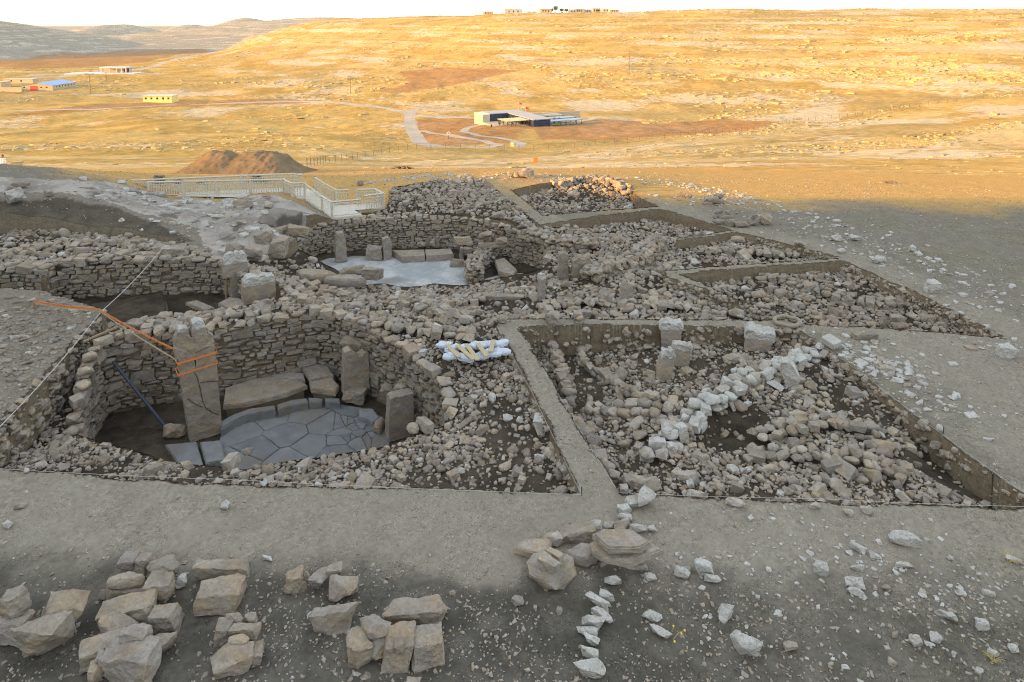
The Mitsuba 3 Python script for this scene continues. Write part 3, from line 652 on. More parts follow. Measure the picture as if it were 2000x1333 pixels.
def rubble_stones(area, classes, seed, white=.08, tone=(.1, 1.0), tilt=.28, **kw):
    r = np.random.default_rng(seed + 500)
    q = scatter(area, classes, seed, **kw)
    z = height(q[:, 0], q[:, 1])
    out = []
    for (x, y, a), zz in zip(q, z):
        flat = r.uniform(.42, .8)
        out.append(Stone(('round', 'round', 'round', 'block', 'round', 'slab', 'sharp')[r.integers(7)], r.integers(99), rot(r.uniform(0, 6.28), r.normal() * tilt, r.normal() * tilt), [a * r.uniform(.95, 1.35), a * r.uniform(.7, 1.0), a * flat],
                         [x, y, zz + a * flat * r.uniform(.25, .6)], r.uniform(*tone), float(np.clip(white + r.normal() * .12 + (r.random() < .05) * .5, 0, 1))))
    return out
near_cl = [(.15, .24, 1.6), (.09, .145, 16), (.05, .09, 60), (.022, .05, 110)]
mid_cl = [(.17, .30, 2.2), (.10, .17, 22), (.055, .10, 60)]
T1A = EX.intersection(poly([(-300, 980), (1200, 980), (1000, 660), (860, 655), (600, 640), (-300, 640)], 0))
EXB = EX.difference(T1A)
groups_of = [('near left trench', rubble_stones(T1A, near_cl, 101)), ('near right trench', rubble_stones(T2, near_cl, 102, white=.12)),
             ('far right trench', rubble_stones(T3, mid_cl, 103, white=.03, tone=(.15, .7))), ('farthest trench', rubble_stones(T6, mid_cl, 104)), ('middle of the dig', rubble_stones(EXB, mid_cl, 105, white=.08, tone=(.25, .9)))]
# stones stuck in the earth sections
def section_stones(pxs, zt, n, seed, size=(.05, .16), side=1):
    r = np.random.default_rng(seed)
    q, s = resample(line(pxs), .02)
    td = np.gradient(q[:, :2], axis=0); td /= np.linalg.norm(td, axis=1, keepdims=True)
    out = []
    for _ in range(n):
        i = r.integers(len(q))
        nx, ny = -td[i, 1] * side, td[i, 0] * side
        zb = H(q[i, 0] + nx * .12, q[i, 1] + ny * .12)
        a = size[0] + (size[1] - size[0]) * r.random() ** 2
        f = r.random()
        out.append(Stone(('round', 'sharp')[r.integers(2)], r.integers(99), rot(r.uniform(0, 6.28), r.normal() * .3, r.normal() * .3), [a, a * .8, a * .6], [q[i, 0] + nx * .035 * (1 - f), q[i, 1] + ny * .035 * (1 - f), zb + (zt - .06 - zb) * f], r.uniform(.3, .9), .08))
    return out
sect = (section_stones([(205, 606), (150, 665), (60, 765), (-60, 890)], .1, 420, 1, side=1, size=(.05, .2)) + section_stones([(1545, 621), (1420, 577), (1300, 540)], 0, 260, 2, side=1) + section_stones([(1640, 504), (1545, 478), (1440, 455)], 0, 160, 3, side=1)
        + section_stones([(1962, 653), (1800, 577), (1648, 511)], 0, 240, 4, side=1) + section_stones([(1560, 641), (1370, 637), (1014, 640)], 0, 160, 5, side=1, size=(.06, .2)) + section_stones([(2040, 990), (1840, 850), (1690, 735), (1560, 641)], 0, 160, 6, side=1)
        + section_stones([(1132, 968), (1030, 745), (966, 634)], 0, 120, 7, side=1) + section_stones([(-200, 408), (60, 425), (200, 447), (330, 462)], .8, 160, 8, side=-1, size=(.06, .2)))
everything = sorted(((q.seen(), gi, n, q) for gi, (g, l) in enumerate(groups_of) for n, q in enumerate(l)), key=lambda t: -t[0])
rest = [t[3].arrays() for t in everything[300:]] + [q.arrays() for q in sect]
for _, gi, _, q in everything[:300]:
    g = groups_of[gi][0]
    look = ('whitish lichened' if q.white > .5 else 'dark brown' if q.tone < .35 else 'pale' if q.tone > .75 else 'grey brown') + ' ' + {'round': 'rounded', 'sharp': 'angular', 'block': 'blocky', 'slab': 'flat'}[q.kind]
    put(thing('rubble_stone', f'{look} field stone lying among the rubble of the {g}', 'stone', f'field stones in the {g}'), q.arrays())
for i in range(0, len(rest), 4000):
    put(f'rubble__{i // 4000 + 1:03d}', rest[i:i + 4000])
labels['rubble'] = {'kind': 'stuff', 'label': 'dense grey brown rubble of field stones filling the trenches', 'category': 'rubble'}
print('rubble', len(everything), 'sect', len(sect), [len(l) for _, l in groups_of])
# ------------------------------------------------------------------ worked stones: pillars, slabs, boulders
def rugged(mesh, edge=.1, amp=.03, freq=4.0, seed=0, angle=30, tone=.5, white=.08):
    """Subdivided and roughened copy of a mesh, with normals and the stone's own tone."""
    v, f = trimesh.remesh.subdivide_to_size(np.array(mesh.vertices), np.array(mesh.faces), edge, max_iter=12)
    m = trimesh.Trimesh(v, f, process=True)
    m.merge_vertices()
    q = m.vertices
    d = np.stack([meshkit.fbm(q * freq + 31 * k + seed, 3, seed + k) - .5 for k in range(3)], -1)
    d2 = np.stack([meshkit.fbm(q * freq * 4 + 17 * k + seed, 2, seed + k + 5) - .5 for k in range(3)], -1)
    m.vertices = q + d * amp * 2 + d2 * amp * .7
    v, f, n = meshkit.arrays(m, smooth=angle)
    return v, f, n, np.full((len(v), 2), [tone, white])
def moved(a, R, pos):
    return a[0] @ R.T + pos, a[1], a[2] @ R.T, a[3]
def prism(profile, thick, taper=.0):
    """Upright slab: profile in (x, z), thickness along y, front and back slightly smaller than the middle."""
    pg = Polygon(profile)
    if not pg.exterior.is_ccw: pg = Polygon(list(pg.exterior.coords)[::-1])
    m = trimesh.creation.extrude_polygon(pg, thick, engine='earcut')
    v = m.vertices
    m.vertices = np.column_stack([v[:, 0], thick / 2 - v[:, 2], v[:, 1]])
    return m
def flat(poly_xy, thick, cham=.03):
    pg = Polygon(poly_xy).buffer(0)
    a = pg.buffer(-cham)
    m = trimesh.creation.extrude_polygon(pg, thick - cham, engine='earcut')
    if a.geom_type == 'Polygon' and not a.is_empty:
        t = trimesh.creation.extrude_polygon(a, cham + .01, engine='earcut')
        t.apply_translation([0, 0, thick - cham - .01])
        m = trimesh.util.concatenate([m, t])
    return m
def facing(pos, off=0.0):
    return -math.atan2(pos[0], pos[1]) + math.radians(off)
def upright(key, profile_px, base, thick, off=8, tone=.5, white=.08, amp=.025, edge=.12, lean=(0, 0), seed=1, sx=.9):
    """A standing stone whose outline is given in photograph pixels, turned towards the drone; base = (px, py, z) of its foot."""
    o = P(*base)
    t = o[1] / ray(base[0], base[1])[1]
    prof = []
    for x, y in profile_px:
        r = ray(x, y)
        q = r * (o[1] / r[1])
        prof.append(((x - base[0]) * t * sx, CAM_Z + q[2] - o[2]))
    pos = o + np.array([0, thick / 2, 0])
    a = rugged(prism(prof, thick), edge, amp, 4, seed, 32, tone, white)
    R = rot(facing(pos, off), *lean)
    put(key, moved(a, R, pos))
    return R, pos, prof
def crest(key, x0, x1, z0, z1, thick, R, pos, seed, white=.62):
    """Rough lichened broken top of a pillar head."""
    n = 9
    r = np.random.default_rng(seed)
    xs = np.linspace(x0 + .01, x1 - .01, n)
    top = z1 - (z1 - z0) * (.3 * r.random(n) + .35 * (np.abs(np.linspace(-1, 1, n)) > .8))
    prof = [(xs[0], z0 - .02)] + [(x, z) for x, z in zip(xs, top)] + [(xs[-1], z0 - .02)]
    put(key, moved(rugged(prism(prof[::-1], thick * .96), .07, .06, 7, seed, 28, .75, white), R, pos))
def pillar(label, px, py0, base, thick, off, crest_px=None, name='standing_pillar', **kw):
    return
# the tall strapped pillar
PIL = thing('standing_pillar', 'tallest cracked stone pillar held by orange straps in the deep near enclosure', 'pillar')
R1, pos1, _ = upright(part(PIL, 'shaft'), [(362, 857), (430, 857), (428, 780), (426, 700), (424, 684), (400, 688), (384, 690), (383, 720), (379, 690), (349, 688), (352, 740)], (395, 857, -2.72), .42, 9, .34, .06, .022, .11, seed=3, sx=.86)
def on_pillar(key, px_poly, dy, thick, seed, tone, white=.05, amp=.05):
    t = 21.2 / 1238
    prof = []
    for x, y in px_poly:
        r = ray(x, y); q = r * (21.2 / r[1]); prof.append(((x - 395) * t * .86, CAM_Z + q[2] + 2.72))
    put(key, moved(rugged(prism(prof, thick), .09, amp, 4, seed, 34, tone, white), R1, pos1 + R1 @ np.array([0, dy, 0])))
on_pillar(part(PIL, 'broken_block'), [(344, 690), (343, 660), (352, 643), (370, 645), (381, 662), (384, 690), (380, 712), (376, 690)], 0, .4, 5, .42)
on_pillar(part(PIL, 'broken_block'), [(381, 690), (379, 655), (380, 636), (404, 638), (412, 655), (410, 682), (398, 688)], .03, .36, 6, .45)
on_pillar(part(PIL, 'broken_block'), [(402, 688), (404, 668), (414, 660), (425, 668), (424, 686)], .05, .3, 7, .5)
for k, pts in (('lichen_cap', [(352, 645), (354, 638), (362, 636), (372, 641), (373, 650), (360, 654)]), ('lichen_cap', [(380, 643), (381, 632), (395, 629), (406, 634), (408, 645), (394, 647)])):
    kk = part(PIL, k); on_pillar(kk, pts, .02, .36, 8, .8, .9); labels[kk] = {'label': 'white lichened broken top'}
# cracks: thin dark wedges sunk in the face
def ribbon3(pts, w, n):
    pts = np.array(pts, float)
    td = np.gradient(pts, axis=0); td /= np.linalg.norm(td, axis=1, keepdims=True)
    s = np.cross(td, n); s /= np.linalg.norm(s, axis=1, keepdims=True)
    wv = (w * np.array([.4] + [1] * (len(pts) - 2) + [.3]))[:, None]
    a, b, c, d = pts + s * wv, pts - s * wv, pts - s * wv - np.array(n) * .03, pts + s * wv - np.array(n) * .03
    k = len(pts)
    V = np.vstack([a, b, c, d]); F = []
    for i in range(k - 1):
        for p_, q_ in ((0, 1), (1, 2), (2, 3), (3, 0)):
            F += [[p_ * k + i, q_ * k + i, q_ * k + i + 1], [p_ * k + i, q_ * k + i + 1, p_ * k + i + 1]]
    return trimesh.Trimesh(V, F, process=False)
def simple(key, mesh, mat, smooth=False):
    scene[key] = mikit.ply(mesh, mat, smooth=smooth)
front = R1 @ np.array([0, -1, 0])
def pface(x, y):
    t = 21.2 / 1238; r = ray(x, y); q = r * (21.2 / r[1])
    return pos1 + R1 @ np.array([(x - 395) * t * .86, -.21 - .028, CAM_Z + q[2] + 2.72])
for c in ([(376, 720), (384, 735), (389, 760), (392, 785), (398, 800), (410, 812), (424, 820)], [(362, 772), (375, 785), (391, 797)], [(389, 748), (405, 750), (426, 755)]):
    simple(part(PIL, 'crack'), ribbon3([pface(*q) for q in c], .007, front), 'crack_dark')
# straps
def band(pts, w, th, mat, key, up=(0, 0, 1)):
    """Flat webbing along points: a closed thin box strip, its width along up."""
    pts = np.array(pts, float)
    td = np.gradient(pts, axis=0); td /= np.linalg.norm(td, axis=1, keepdims=True) + 1e-12
    u = np.array(up, float) - td * (td @ np.array(up, float))[:, None]; u /= np.linalg.norm(u, axis=1, keepdims=True)
    s = np.cross(td, u)
    k = len(pts)
    V = np.vstack([pts + u * w / 2 + s * th, pts - u * w / 2 + s * th, pts - u * w / 2 - s * th, pts + u * w / 2 - s * th]); F = []
    for i in range(k - 1):
        for p_, q_ in ((0, 1), (1, 2), (2, 3), (3, 0)):
            F += [[p_ * k + i, p_ * k + i + 1, q_ * k + i + 1], [p_ * k + i, q_ * k + i + 1, q_ * k + i]]
    simple(key, trimesh.Trimesh(V, F, process=False), mat)
def loop_at(z, wx, wy, tilt=0.0):
    c = [(-wx - .12, -wy), (wx - .12, -wy), (wx - .12, wy), (-wx - .12, wy), (-wx - .12, -wy)]
    out = []
    for (a0, b0), (a1, b1) in zip(c[:-1], c[1:]):
        for f in np.linspace(0, 1, 6)[:-1]:
            a_, b_ = a0 + (a1 - a0) * f, b0 + (b1 - b0) * f
            out.append(pos1 + R1 @ np.array([a_, b_, z + tilt * a_]))
    return out + [out[0]]
ST = thing('ratchet_strap', 'orange ratchet strap stretched from a ground stake around the tall cracked pillar', 'strap')
band(loop_at(2.90, .61, .25, .05), .075, .006, 'strap_orange', part(ST, 'loop'))
band(loop_at(2.52, .61, .25, .06), .06, .006, 'strap_orange', part(ST, 'loop'))
A0, A1 = P(66, 589, .62), P(192, 604, .40)
E0, E1 = pos1 + R1 @ np.array([-.64, .1, 3.15]), pos1 + R1 @ np.array([-.70, -.1, 2.92])
def span(a, b, sag, n=12):
    f = np.linspace(0, 1, n)[:, None]
    return a + (b - a) * f - np.array([0, 0, 1]) * sag * 4 * f * (1 - f)
band(np.vstack([span(A0, A1, .03), span(A1, E0, .06)[1:]]), .07, .006, 'strap_orange', part(ST, 'webbing'))
k_ = part(ST, 'webbing'); band(np.vstack([span(A0 - [0, 0, .05], A1 - [0, 0, .04], .05), span(A1 - [0, 0, .04], E1, .05)[1:]]), .05, .006, 'pale_plank', k_); labels[k_] = {'label': 'slack pale lower run of the strap'}
def tube(pts, rad, sides=8):
    pts = np.array(pts, float)
    td = np.gradient(pts, axis=0); td /= np.linalg.norm(td, axis=1, keepdims=True)
    a = np.cross(td, [0, 0, 1.0]); bad = np.linalg.norm(a, axis=1) < 1e-3; a[bad] = [1, 0, 0]
    a /= np.linalg.norm(a, axis=1, keepdims=True)
    b = np.cross(td, a)
    an = np.arange(sides) * 2 * np.pi / sides
    rad = np.broadcast_to(rad, (len(pts),))
    v = (pts[:, None] + rad[:, None, None] * (np.cos(an)[None, :, None] * a[:, None] + np.sin(an)[None, :, None] * b[:, None])).reshape(-1, 3)
    F = []
    for i in range(len(pts) - 1):
        for j in range(sides):
            p_, q_ = i * sides + j, i * sides + (j + 1) % sides
            F += [[p_, q_, q_ + sides], [p_, q_ + sides, p_ + sides]]
    n = len(pts)
    for j in range(1, sides - 1):
        F += [[0, j + 1, j], [(n - 1) * sides, (n - 1) * sides + j, (n - 1) * sides + j + 1]]
    return trimesh.Trimesh(v, F, process=False)
def box(sx, sy, sz, c=(0, 0, 0), R=None):
    m = trimesh.creation.box((sx, sy, sz))
    if R is not None:
        m.vertices = m.vertices @ np.asarray(R).T
    m.apply_translation(c)
    return m
k_ = thing('wooden_stake', 'short wooden stake holding the orange strap on the left bank', 'stake')
g_ = H(A0[0], A0[1]); simple(k_, tube([[A0[0], A0[1], g_ - .2], [A0[0], A0[1], A0[2] - .1], [A0[0] - .01, A0[1], A0[2] + .07]], [.05, .045, .03]), 'old_wood')
PR = thing('steel_prop', 'black telescopic steel prop leaning from the left section to the enclosure floor', 'prop')
pa, pb = P(184, 661, -.05), P(322, 832, -2.6)
pm = pa + (pb - pa) * .36
simple(part(PR, 'inner_tube'), tube([pa, pm + (pb - pa) * .02], .038), 'pole_steel', 40)
simple(part(PR, 'outer_tube'), tube([pm, pb], .055), 'pole_steel', 40)
simple(part(PR, 'collar'), tube([pm - (pb - pa) * .012, pm + (pb - pa) * .012], .075), 'pole_steel', 40)
simple(part(PR, 'foot_plate'), box(.22, .22, .02, pb), 'pole_steel')
k_ = thing('wooden_beam', 'short rough wooden beam across the corner at the top of the steel prop', 'beam')
simple(k_, tube([P(163, 668, .02), P(190, 656, .06), P(230, 639, .06)], [.05, .055, .05], 7), 'old_wood', 40)

# remaining standing stones: outline in photograph pixels, foot height
def stone_post(label, prof, base, thick, off=8, tone=.5, white=.08, head=None, name='standing_pillar', cat='pillar', crest_z=None, seed=1, **kw):
    k = thing(name, label, cat)
    R, pos, pr = upright(part(k, 'shaft') if (head or crest_z) else k, prof, base, thick, off, tone, white, seed=seed, **kw)
    t = P(*base)[1] / ray(base[0], base[1])[1]
    zz = lambda y: CAM_Z + ray(base[0], y)[2] * (P(*base)[1] / ray(base[0], y)[1]) - P(*base)[2]
    if head:
        x0, x1, y0, y1 = head
        prf = [((x0 - base[0]) * t, zz(y1)), ((x1 - base[0]) * t, zz(y1)), ((x1 - base[0]) * t, zz(y0)), ((x0 - base[0]) * t, zz(y0))]
        put(part(k, 'head'), moved(rugged(prism(prf, thick * 1.35), .12, .025, 4, seed + 1, 32, tone, white), R, pos))
    if crest_z:
        x0, x1, y0, y1 = crest_z
        kk = part(k, 'crest'); crest(kk, (x0 - base[0]) * t, (x1 - base[0]) * t, zz(y1), zz(y0), thick * (1.35 if head else 1.0), R, pos, seed + 2)
        labels[kk] = {'label': 'rough white lichen covered broken top'}
    return k
stone_post('broken pillar with two horned corners standing by the curved bench in the deep enclosure', [(664, 768), (720, 768), (720, 696), (712, 694), (706, 699), (698, 700), (690, 690), (681, 683), (668, 686), (666, 720)], (690, 768, -2.35), .42, 14, .42, seed=11)
stone_post('plain flat topped pillar nearest the rubble lip in the deep enclosure', [(749, 858), (806, 858), (808, 776), (764, 774), (756, 776)], (778, 858, -2.72), .42, 16, .40, seed=12)
stone_post('slender pillar with white crusted head behind the left enclosure, taller of two', [(449, 592), (470, 592), (472, 536), (449, 536)], (458, 592, -1.3), .3, 10, .55, head=(436, 482, 514, 540), crest_z=(437, 481, 493, 514), seed=13)
k_ = thing('prop_stake', 'thin wooden stake beside the shaft of the slender crusted pillar', 'stake'); q_ = P(442, 590, -1.3); simple(k_, tube([q_, q_ + [.08, 0, 1.2]], .05, 6), 'old_wood')
stone_post('stocky pillar with broad white crusted head beside fallen slabs, nearer of two', [(491, 618), (520, 618), (521, 586), (490, 586)], (505, 618, -1.25), .42, 10, .58, head=(474, 534, 556, 589), crest_z=(475, 533, 538, 556), seed=14)
stone_post('thin pale stele with white top standing alone in front of the far enclosure', [(1051, 592), (1064, 592), (1066, 546), (1050, 546)], (1057, 592, -.65), .22, 20, .6, crest_z=(1050, 1066, 536, 547), name='stele', cat='stele', seed=15)
stone_post('pointed triangular slab standing in the rubble right of the thin stele', [(1209, 592), (1238, 590), (1240, 568), (1217, 548), (1211, 560)], (1224, 592, -.55), .25, 16, .68, .12, name='stele', cat='stele', seed=16)
stone_post('dark carved upright, left of the pair below the tilted slab wall', [(1088, 552), (1112, 552), (1110, 520), (1111, 500), (1102, 495), (1090, 498)], (1100, 552, -1.0), .4, 10, .35, seed=17)
stone_post('broad rough carved upright, right of the pair below the tilted slab wall', [(1115, 556), (1154, 554), (1156, 520), (1154, 501), (1140, 507), (1128, 503), (1116, 512)], (1135, 556, -1.0), .55, 6, .42, amp=.06, seed=18)
stone_post('white crusted block set against the horizontal baulk of the near right trench', [(1293, 678), (1331, 680), (1335, 645), (1290, 644)], (1312, 680, -.7), .5, 4, .62, .1, crest_z=(1289, 1336, 630, 645), seed=19)
stone_post('largest white crusted block near the far corner of the near right trench', [(1457, 693), (1508, 692), (1514, 664), (1463, 664)], (1485, 693, -.65), .7, 4, .72, .12, crest_z=(1460, 1516, 645, 665), seed=20)
stone_post('leaning pale slab in front of the twin block in the near right trench', [(1284, 746), (1310, 748), (1318, 712), (1317, 696), (1290, 700), (1284, 722)], (1297, 748, -.75), .3, 26, .66, .1, crest_z=(1290, 1318, 685, 700), seed=21)
stone_post('square pale block behind the leaning slab in the near right trench', [(1318, 716), (1350, 718), (1352, 684), (1314, 684)], (1333, 718, -.75), .4, -4, .66, .12, crest_z=(1314, 1353, 673, 685), seed=22)
stone_post('jagged upright white limestone at the end of the white row', [(1536, 763), (1562, 762), (1565, 740), (1556, 722), (1542, 708), (1527, 712), (1525, 728), (1534, 745)], (1548, 763, -.5), .35, 4, .85, .62, amp=.06, seed=23, name='limestone_boulder', cat='boulder')
for lab, pr, b, th_ in (('tall rough pillar at the left end of the far enclosure wall', [(653, 513), (676, 512), (674, 470), (670, 456), (656, 456), (652, 480)], (664, 513, -2.0), .5),
                        ('second pillar from the left against the far enclosure wall', [(747, 508), (764, 508), (764, 472), (758, 465), (745, 467)], (755, 508, -2.0), .4),
                        ('thin upright slab in the middle of the far enclosure wall', [(801, 484), (808, 484), (808, 455), (802, 456)], (804, 484, -1.95), .25),
                        ('thin upright slab with a leaning stone right of the far wall middle', [(850, 484), (858, 484), (858, 456), (851, 455)], (854, 484, -1.95), .25),
                        ('short post beside the square block at the right of the far enclosure', [(897, 507), (905, 507), (904, 485), (898, 485)], (901, 507, -2.0), .25)):
    stone_post(lab, pr, b, th_, 8, .5, seed=int(b[0]))
for lab, pr, b, th_ in (('rounded boulder standing in the middle of the narrow trench above the far right baulk', None, None, None),):
    pass

# slabs whose outline is seen from above: photograph outline at a height
def slab(label, pts, z, thick, tone=.45, white=.05, name='stone_slab', cat='slab', key=None, amp=.02, seed=1, group=None, edge=.2, mat='stone'):
    k = key or thing(name, label, cat, group)
    xy = np.array([P(a, b, z)[:2] for a, b in pts])
    m = flat(xy, thick)
    m.apply_translation([0, 0, z - thick])
    if name == 'bench_slab' and key is None:
        put(part(k, 'slab'), rugged(m, edge, amp, 3, seed, 30, tone, white), mat)
        pg = Polygon(xy).buffer(-.09)
        e_ = flat(np.array(pg.exterior.coords)[:-1], 1.0 + z - thick + 1.8)
        e_.apply_translation([0, 0, -2.8])
        put(part(k, 'earth_support'), rugged(e_, .2, .03, 3, seed, 30, 1.0, 0.0), 'soil')
    else:
        put(k, rugged(m, edge, amp, 3, seed, 30, tone, white), mat)
    return k
B1 = 'curved stone bench'
slab('broad cracked bench slab along the back of the deep enclosure', [(440, 757), (500, 738), (545, 733), (592, 745), (600, 752), (560, 768), (480, 787), (436, 792)], -2.2, .17, .36, name='bench_slab')
slab('narrow bench slab behind the broad cracked one in the deep enclosure', [(520, 733), (560, 726), (592, 728), (596, 742), (548, 740)], -2.17, .16, .38, name='bench_slab', seed=2)
slab('rear squarish bench slab beside the horned pillar', [(587, 715), (634, 706), (652, 733), (606, 742)], -2.1, .18, .38, name='bench_slab', seed=3)
slab('front bench slab beside the horned pillar', [(604, 745), (648, 736), (662, 752), (655, 765), (608, 759)], -2.15, .18, .4, name='bench_slab', seed=4)
CB = thing('kerb_ring', 'curved kerb of long blue grey blocks edging the floor of the deep enclosure', 'kerb')
for i, pt in enumerate(([(430, 824), (455, 809), (486, 798), (536, 791), (538, 800), (488, 809), (458, 820), (432, 838)], [(540, 790), (570, 781), (598, 777), (602, 786), (572, 791), (544, 801)], [(602, 776), (630, 778), (629, 785), (604, 786)], [(634, 777), (663, 777), (664, 785), (636, 787)])):
    slab('', pt, -2.4, .33, .52, .12, key=part(CB, 'kerb_block'), seed=5 + i, edge=.15, mat='floor_stone')
slab('flat dressed block lying in front of the strapped pillar', [(390, 863), (431, 859), (440, 898), (402, 905)], -2.5, .25, 1.0, mat='floor_stone', seed=9)
slab('worn threshold block left of the dressed block at the pillar foot', [(322, 868), (384, 862), (398, 912), (352, 912)], -2.52, .22, .8, mat='floor_stone', seed=10)
slab('small tilted paving block near the plain flat topped pillar', [(700, 798), (728, 797), (742, 815), (728, 824), (703, 815)], -2.5, .2, 1.0, mat='floor_stone', seed=11)
# stone floor of the deep enclosure: irregular plates with open joints
PF = thing('paved_floor', 'cracked blue grey stone floor inside the kerb of the deep enclosure', 'floor')
fl = poly([(432, 842), (488, 812), (560, 800), (660, 790), (720, 800), (770, 830), (760, 872), (640, 900), (500, 925), (440, 920), (425, 880)], -2.7).intersection(PIT1.buffer(-.1))
r_ = np.random.default_rng(5)
seeds_ = np.array([P(*q, -2.7)[:2] for q in [(470, 840), (530, 815), (600, 808), (560, 850), (500, 880), (640, 830), (610, 870), (560, 900), (470, 900), (690, 855), (660, 880)]] + [P(r_.uniform(660, 745), r_.uniform(806, 862), -2.7)[:2] for _ in range(24)])
vor = shapely.voronoi_polygons(shapely.MultiPoint(seeds_), extend_to=fl.buffer(3))
for g in vor.geoms:
    q = g.intersection(fl).buffer(-.004)
    if q.geom_type == 'Polygon' and q.area > .01:
        m = flat(np.array(q.buffer(-.02).buffer(.02, quad_segs=2).simplify(.01).exterior.coords)[:-1], .07, .015)
        m.apply_translation([0, 0, -2.76 + r_.uniform(0, .03)])
        put(part(PF, 'floor_plate'), rugged(m, .12, .018, 4, 3, 30, r_.uniform(.2, .8), .12), 'floor_stone')
FS = [('large flat slab left of the stocky crusted pillar, nearer of two', [(393, 612), (430, 600), (460, 606), (450, 622), (400, 625)], -.95), ('large pale slab under the slender crusted pillar', [(426, 592), (448, 580), (470, 583), (486, 600), (460, 608)], -.85), ('broken flat slab on the dark floor of the left enclosure', [(362, 590), (385, 586), (420, 600), (400, 606)], -1.15)]
for i, (l, pt, z) in enumerate(FS):
    slab(l, pt, z, .16, .55, .1, seed=30 + i)
slab('left stone bench under the far enclosure wall', [(765, 489), (828, 487), (830, 500), (785, 502)], -1.65, .35, .5, name='bench_slab', seed=41)
slab('right stone bench under the far enclosure wall', [(830, 487), (880, 485), (886, 496), (832, 500)], -1.65, .35, .52, name='bench_slab', seed=42)
slab('long tilted slab lying beyond the piled curved wall of the far enclosure', [(966, 508), (985, 503), (1010, 527), (1002, 537), (975, 530)], -1.5, .25, .5, seed=43)
slab('flat slab on the blue floor right of the piled curved wall', [(1012, 543), (1040, 540), (1055, 552), (1030, 562)], -1.75, .2, .5, seed=44)
# ------------------------------------------------------------------ boulders: bounding box in the photograph, height of the foot
BOULD = {}
def boulder_arrays(kind, seed, s, R, pos, tone, white, edge=None):
    """Detailed boulder: hull, chipped and roughened."""
    r = np.random.default_rng(seed)
    if kind == 'block':
        c = np.array([[i, j, k] for i in (-1, 1) for j in (-1, 1) for k in (-1, 1)], float) * (1 - r.uniform(0, .42, (8, 3)) * (r.random((8, 3)) < .7))
        g = r.normal(size=(5, 3)); g /= np.abs(g).max(1, keepdims=True)
        v, f = hull(np.vstack([c * [1, 1, .86], c * [.88, 1, 1], c * [1, .86, 1], g * r.uniform(.85, 1.0, (5, 1))]))
    else:
        v, f = raw_stone(r, kind)
    m = trimesh.Trimesh(v * s, f)
    e = edge or float(np.clip(np.max(s) * .2, .03, .25))
    a = rugged(m, e, float(np.min(s)) * .17, 1.6 / max(float(np.mean(s)), .05), seed, 26, tone, white)
    return moved(a, R, pos)
def boulder(label, bx, zb=None, kind='sharp', tone=.55, white=.06, depth=1.0, yaw=0, name='boulder', cat='boulder', group=None, seed=None, sink=.06, tilt=(0, 0), key=None):
    x0, x1, y0, y1 = bx
    cx, cy = (x0 + x1) / 2, (y0 + y1) / 2
    if zb is None:
        q = G(cx, y1 - (y1 - y0) * .25)
        zb = H(q[0], q[1])
    o = P(cx, cy, zb + .12)
    t = o[1] / ray(cx, cy)[1]
    phi = math.atan2(CAM_Z - zb, math.hypot(o[0], o[1]))
    w, hpx = (x1 - x0) * t, (y1 - y0) * t
    hz = hpx / (math.cos(phi) + depth * math.sin(phi) * 1.0) * 1.02
    o = P(cx, cy, zb + hz * .5 - sink * hz)
    sd = seed if seed is not None else int(x0 * 7 + y0 * 13)
    k = key or thing(name, label, cat, group)
    r = np.random.default_rng(sd + 1)
    put(k, boulder_arrays(kind, sd, np.array([w, hz * depth, hz]) / 2, rot(math.radians(yaw) + r.normal() * .12, tilt[0] + r.normal() * .06, tilt[1] + r.normal() * .06), o, tone, white))
    return k
B = boulder
# heap at the left edge
B('leaning wedge resting on the boulder cut by the left photo edge', (4, 54, 1148, 1206), .38, 'slab', .5, yaw=30)
B('split boulder with yellowish broken face cut by the left photo edge', (-14, 60, 1188, 1254), 0, 'block', .62, depth=1.1)
B('dark smooth boulder behind the cracked front one in the leftmost heap', (82, 168, 1138, 1240), 0, 'sharp', .38, depth=1.0, yaw=15)
B('broad faced boulder with sharp front edge at the front of the leftmost heap', (45, 137, 1190, 1284), 0, 'sharp', .5, depth=.9)
# tall heap
B('left half of the split block topping the tall foreground heap', (234, 268, 1078, 1124), .15, 'block', .45, white=.15)
B('right half of the split block topping the tall foreground heap', (258, 300, 1078, 1122), .15, 'block', .5)
B('grey boulder at the upper right of the tall foreground heap', (283, 345, 1084, 1142), .05, 'round', .48)
B('yellow edged flat stone on the upper left of the tall foreground heap', (214, 282, 1115, 1152), .28, 'slab', .68, depth=1.4)
B('buried block under the yellow edged stone in the tall foreground heap', (206, 298, 1138, 1178), 0, 'block', .42)
B('squared dark block right of the yellow edged stone in the tall heap', (283, 336, 1118, 1174), .12, 'block', .4)
B('large slab sloping down the middle of the tall foreground heap', (200, 300, 1160, 1224), .05, 'block', .52, depth=1.3)
B('rough pitted stone in the middle of the tall foreground heap', (193, 262, 1192, 1246), .18, 'sharp', .55, white=.2)
B('rounded stone perched above the largest front block of the tall heap', (237, 294, 1212, 1262), .38, 'round', .6)
B('angular upright block on the right side of the tall foreground heap', (297, 348, 1178, 1242), 0, 'block', .47)
B('curved flake on the lower right of the tall foreground heap', (288, 341, 1225, 1288), 0, 'sharp', .5)
B('long block on the lower left of the tall foreground heap', (162, 242, 1234, 1302), 0, 'block', .58, yaw=25)
B('small wedge stuck between two blocks at the tall heap front', (183, 208, 1266, 1298), .25, 'sharp', .62)
B('flat wedge behind the largest front block of the tall heap', (200, 242, 1256, 1292), .25, 'sharp', .5)
B('narrow upright shard at the front left corner of the tall heap', (173, 201, 1288, 1334), 0, 'slab', .68)
B('largest boulder at the very front of the tall foreground heap', (201, 312, 1250, 1336), 0, 'block', .6, depth=1.0, yaw=-8)
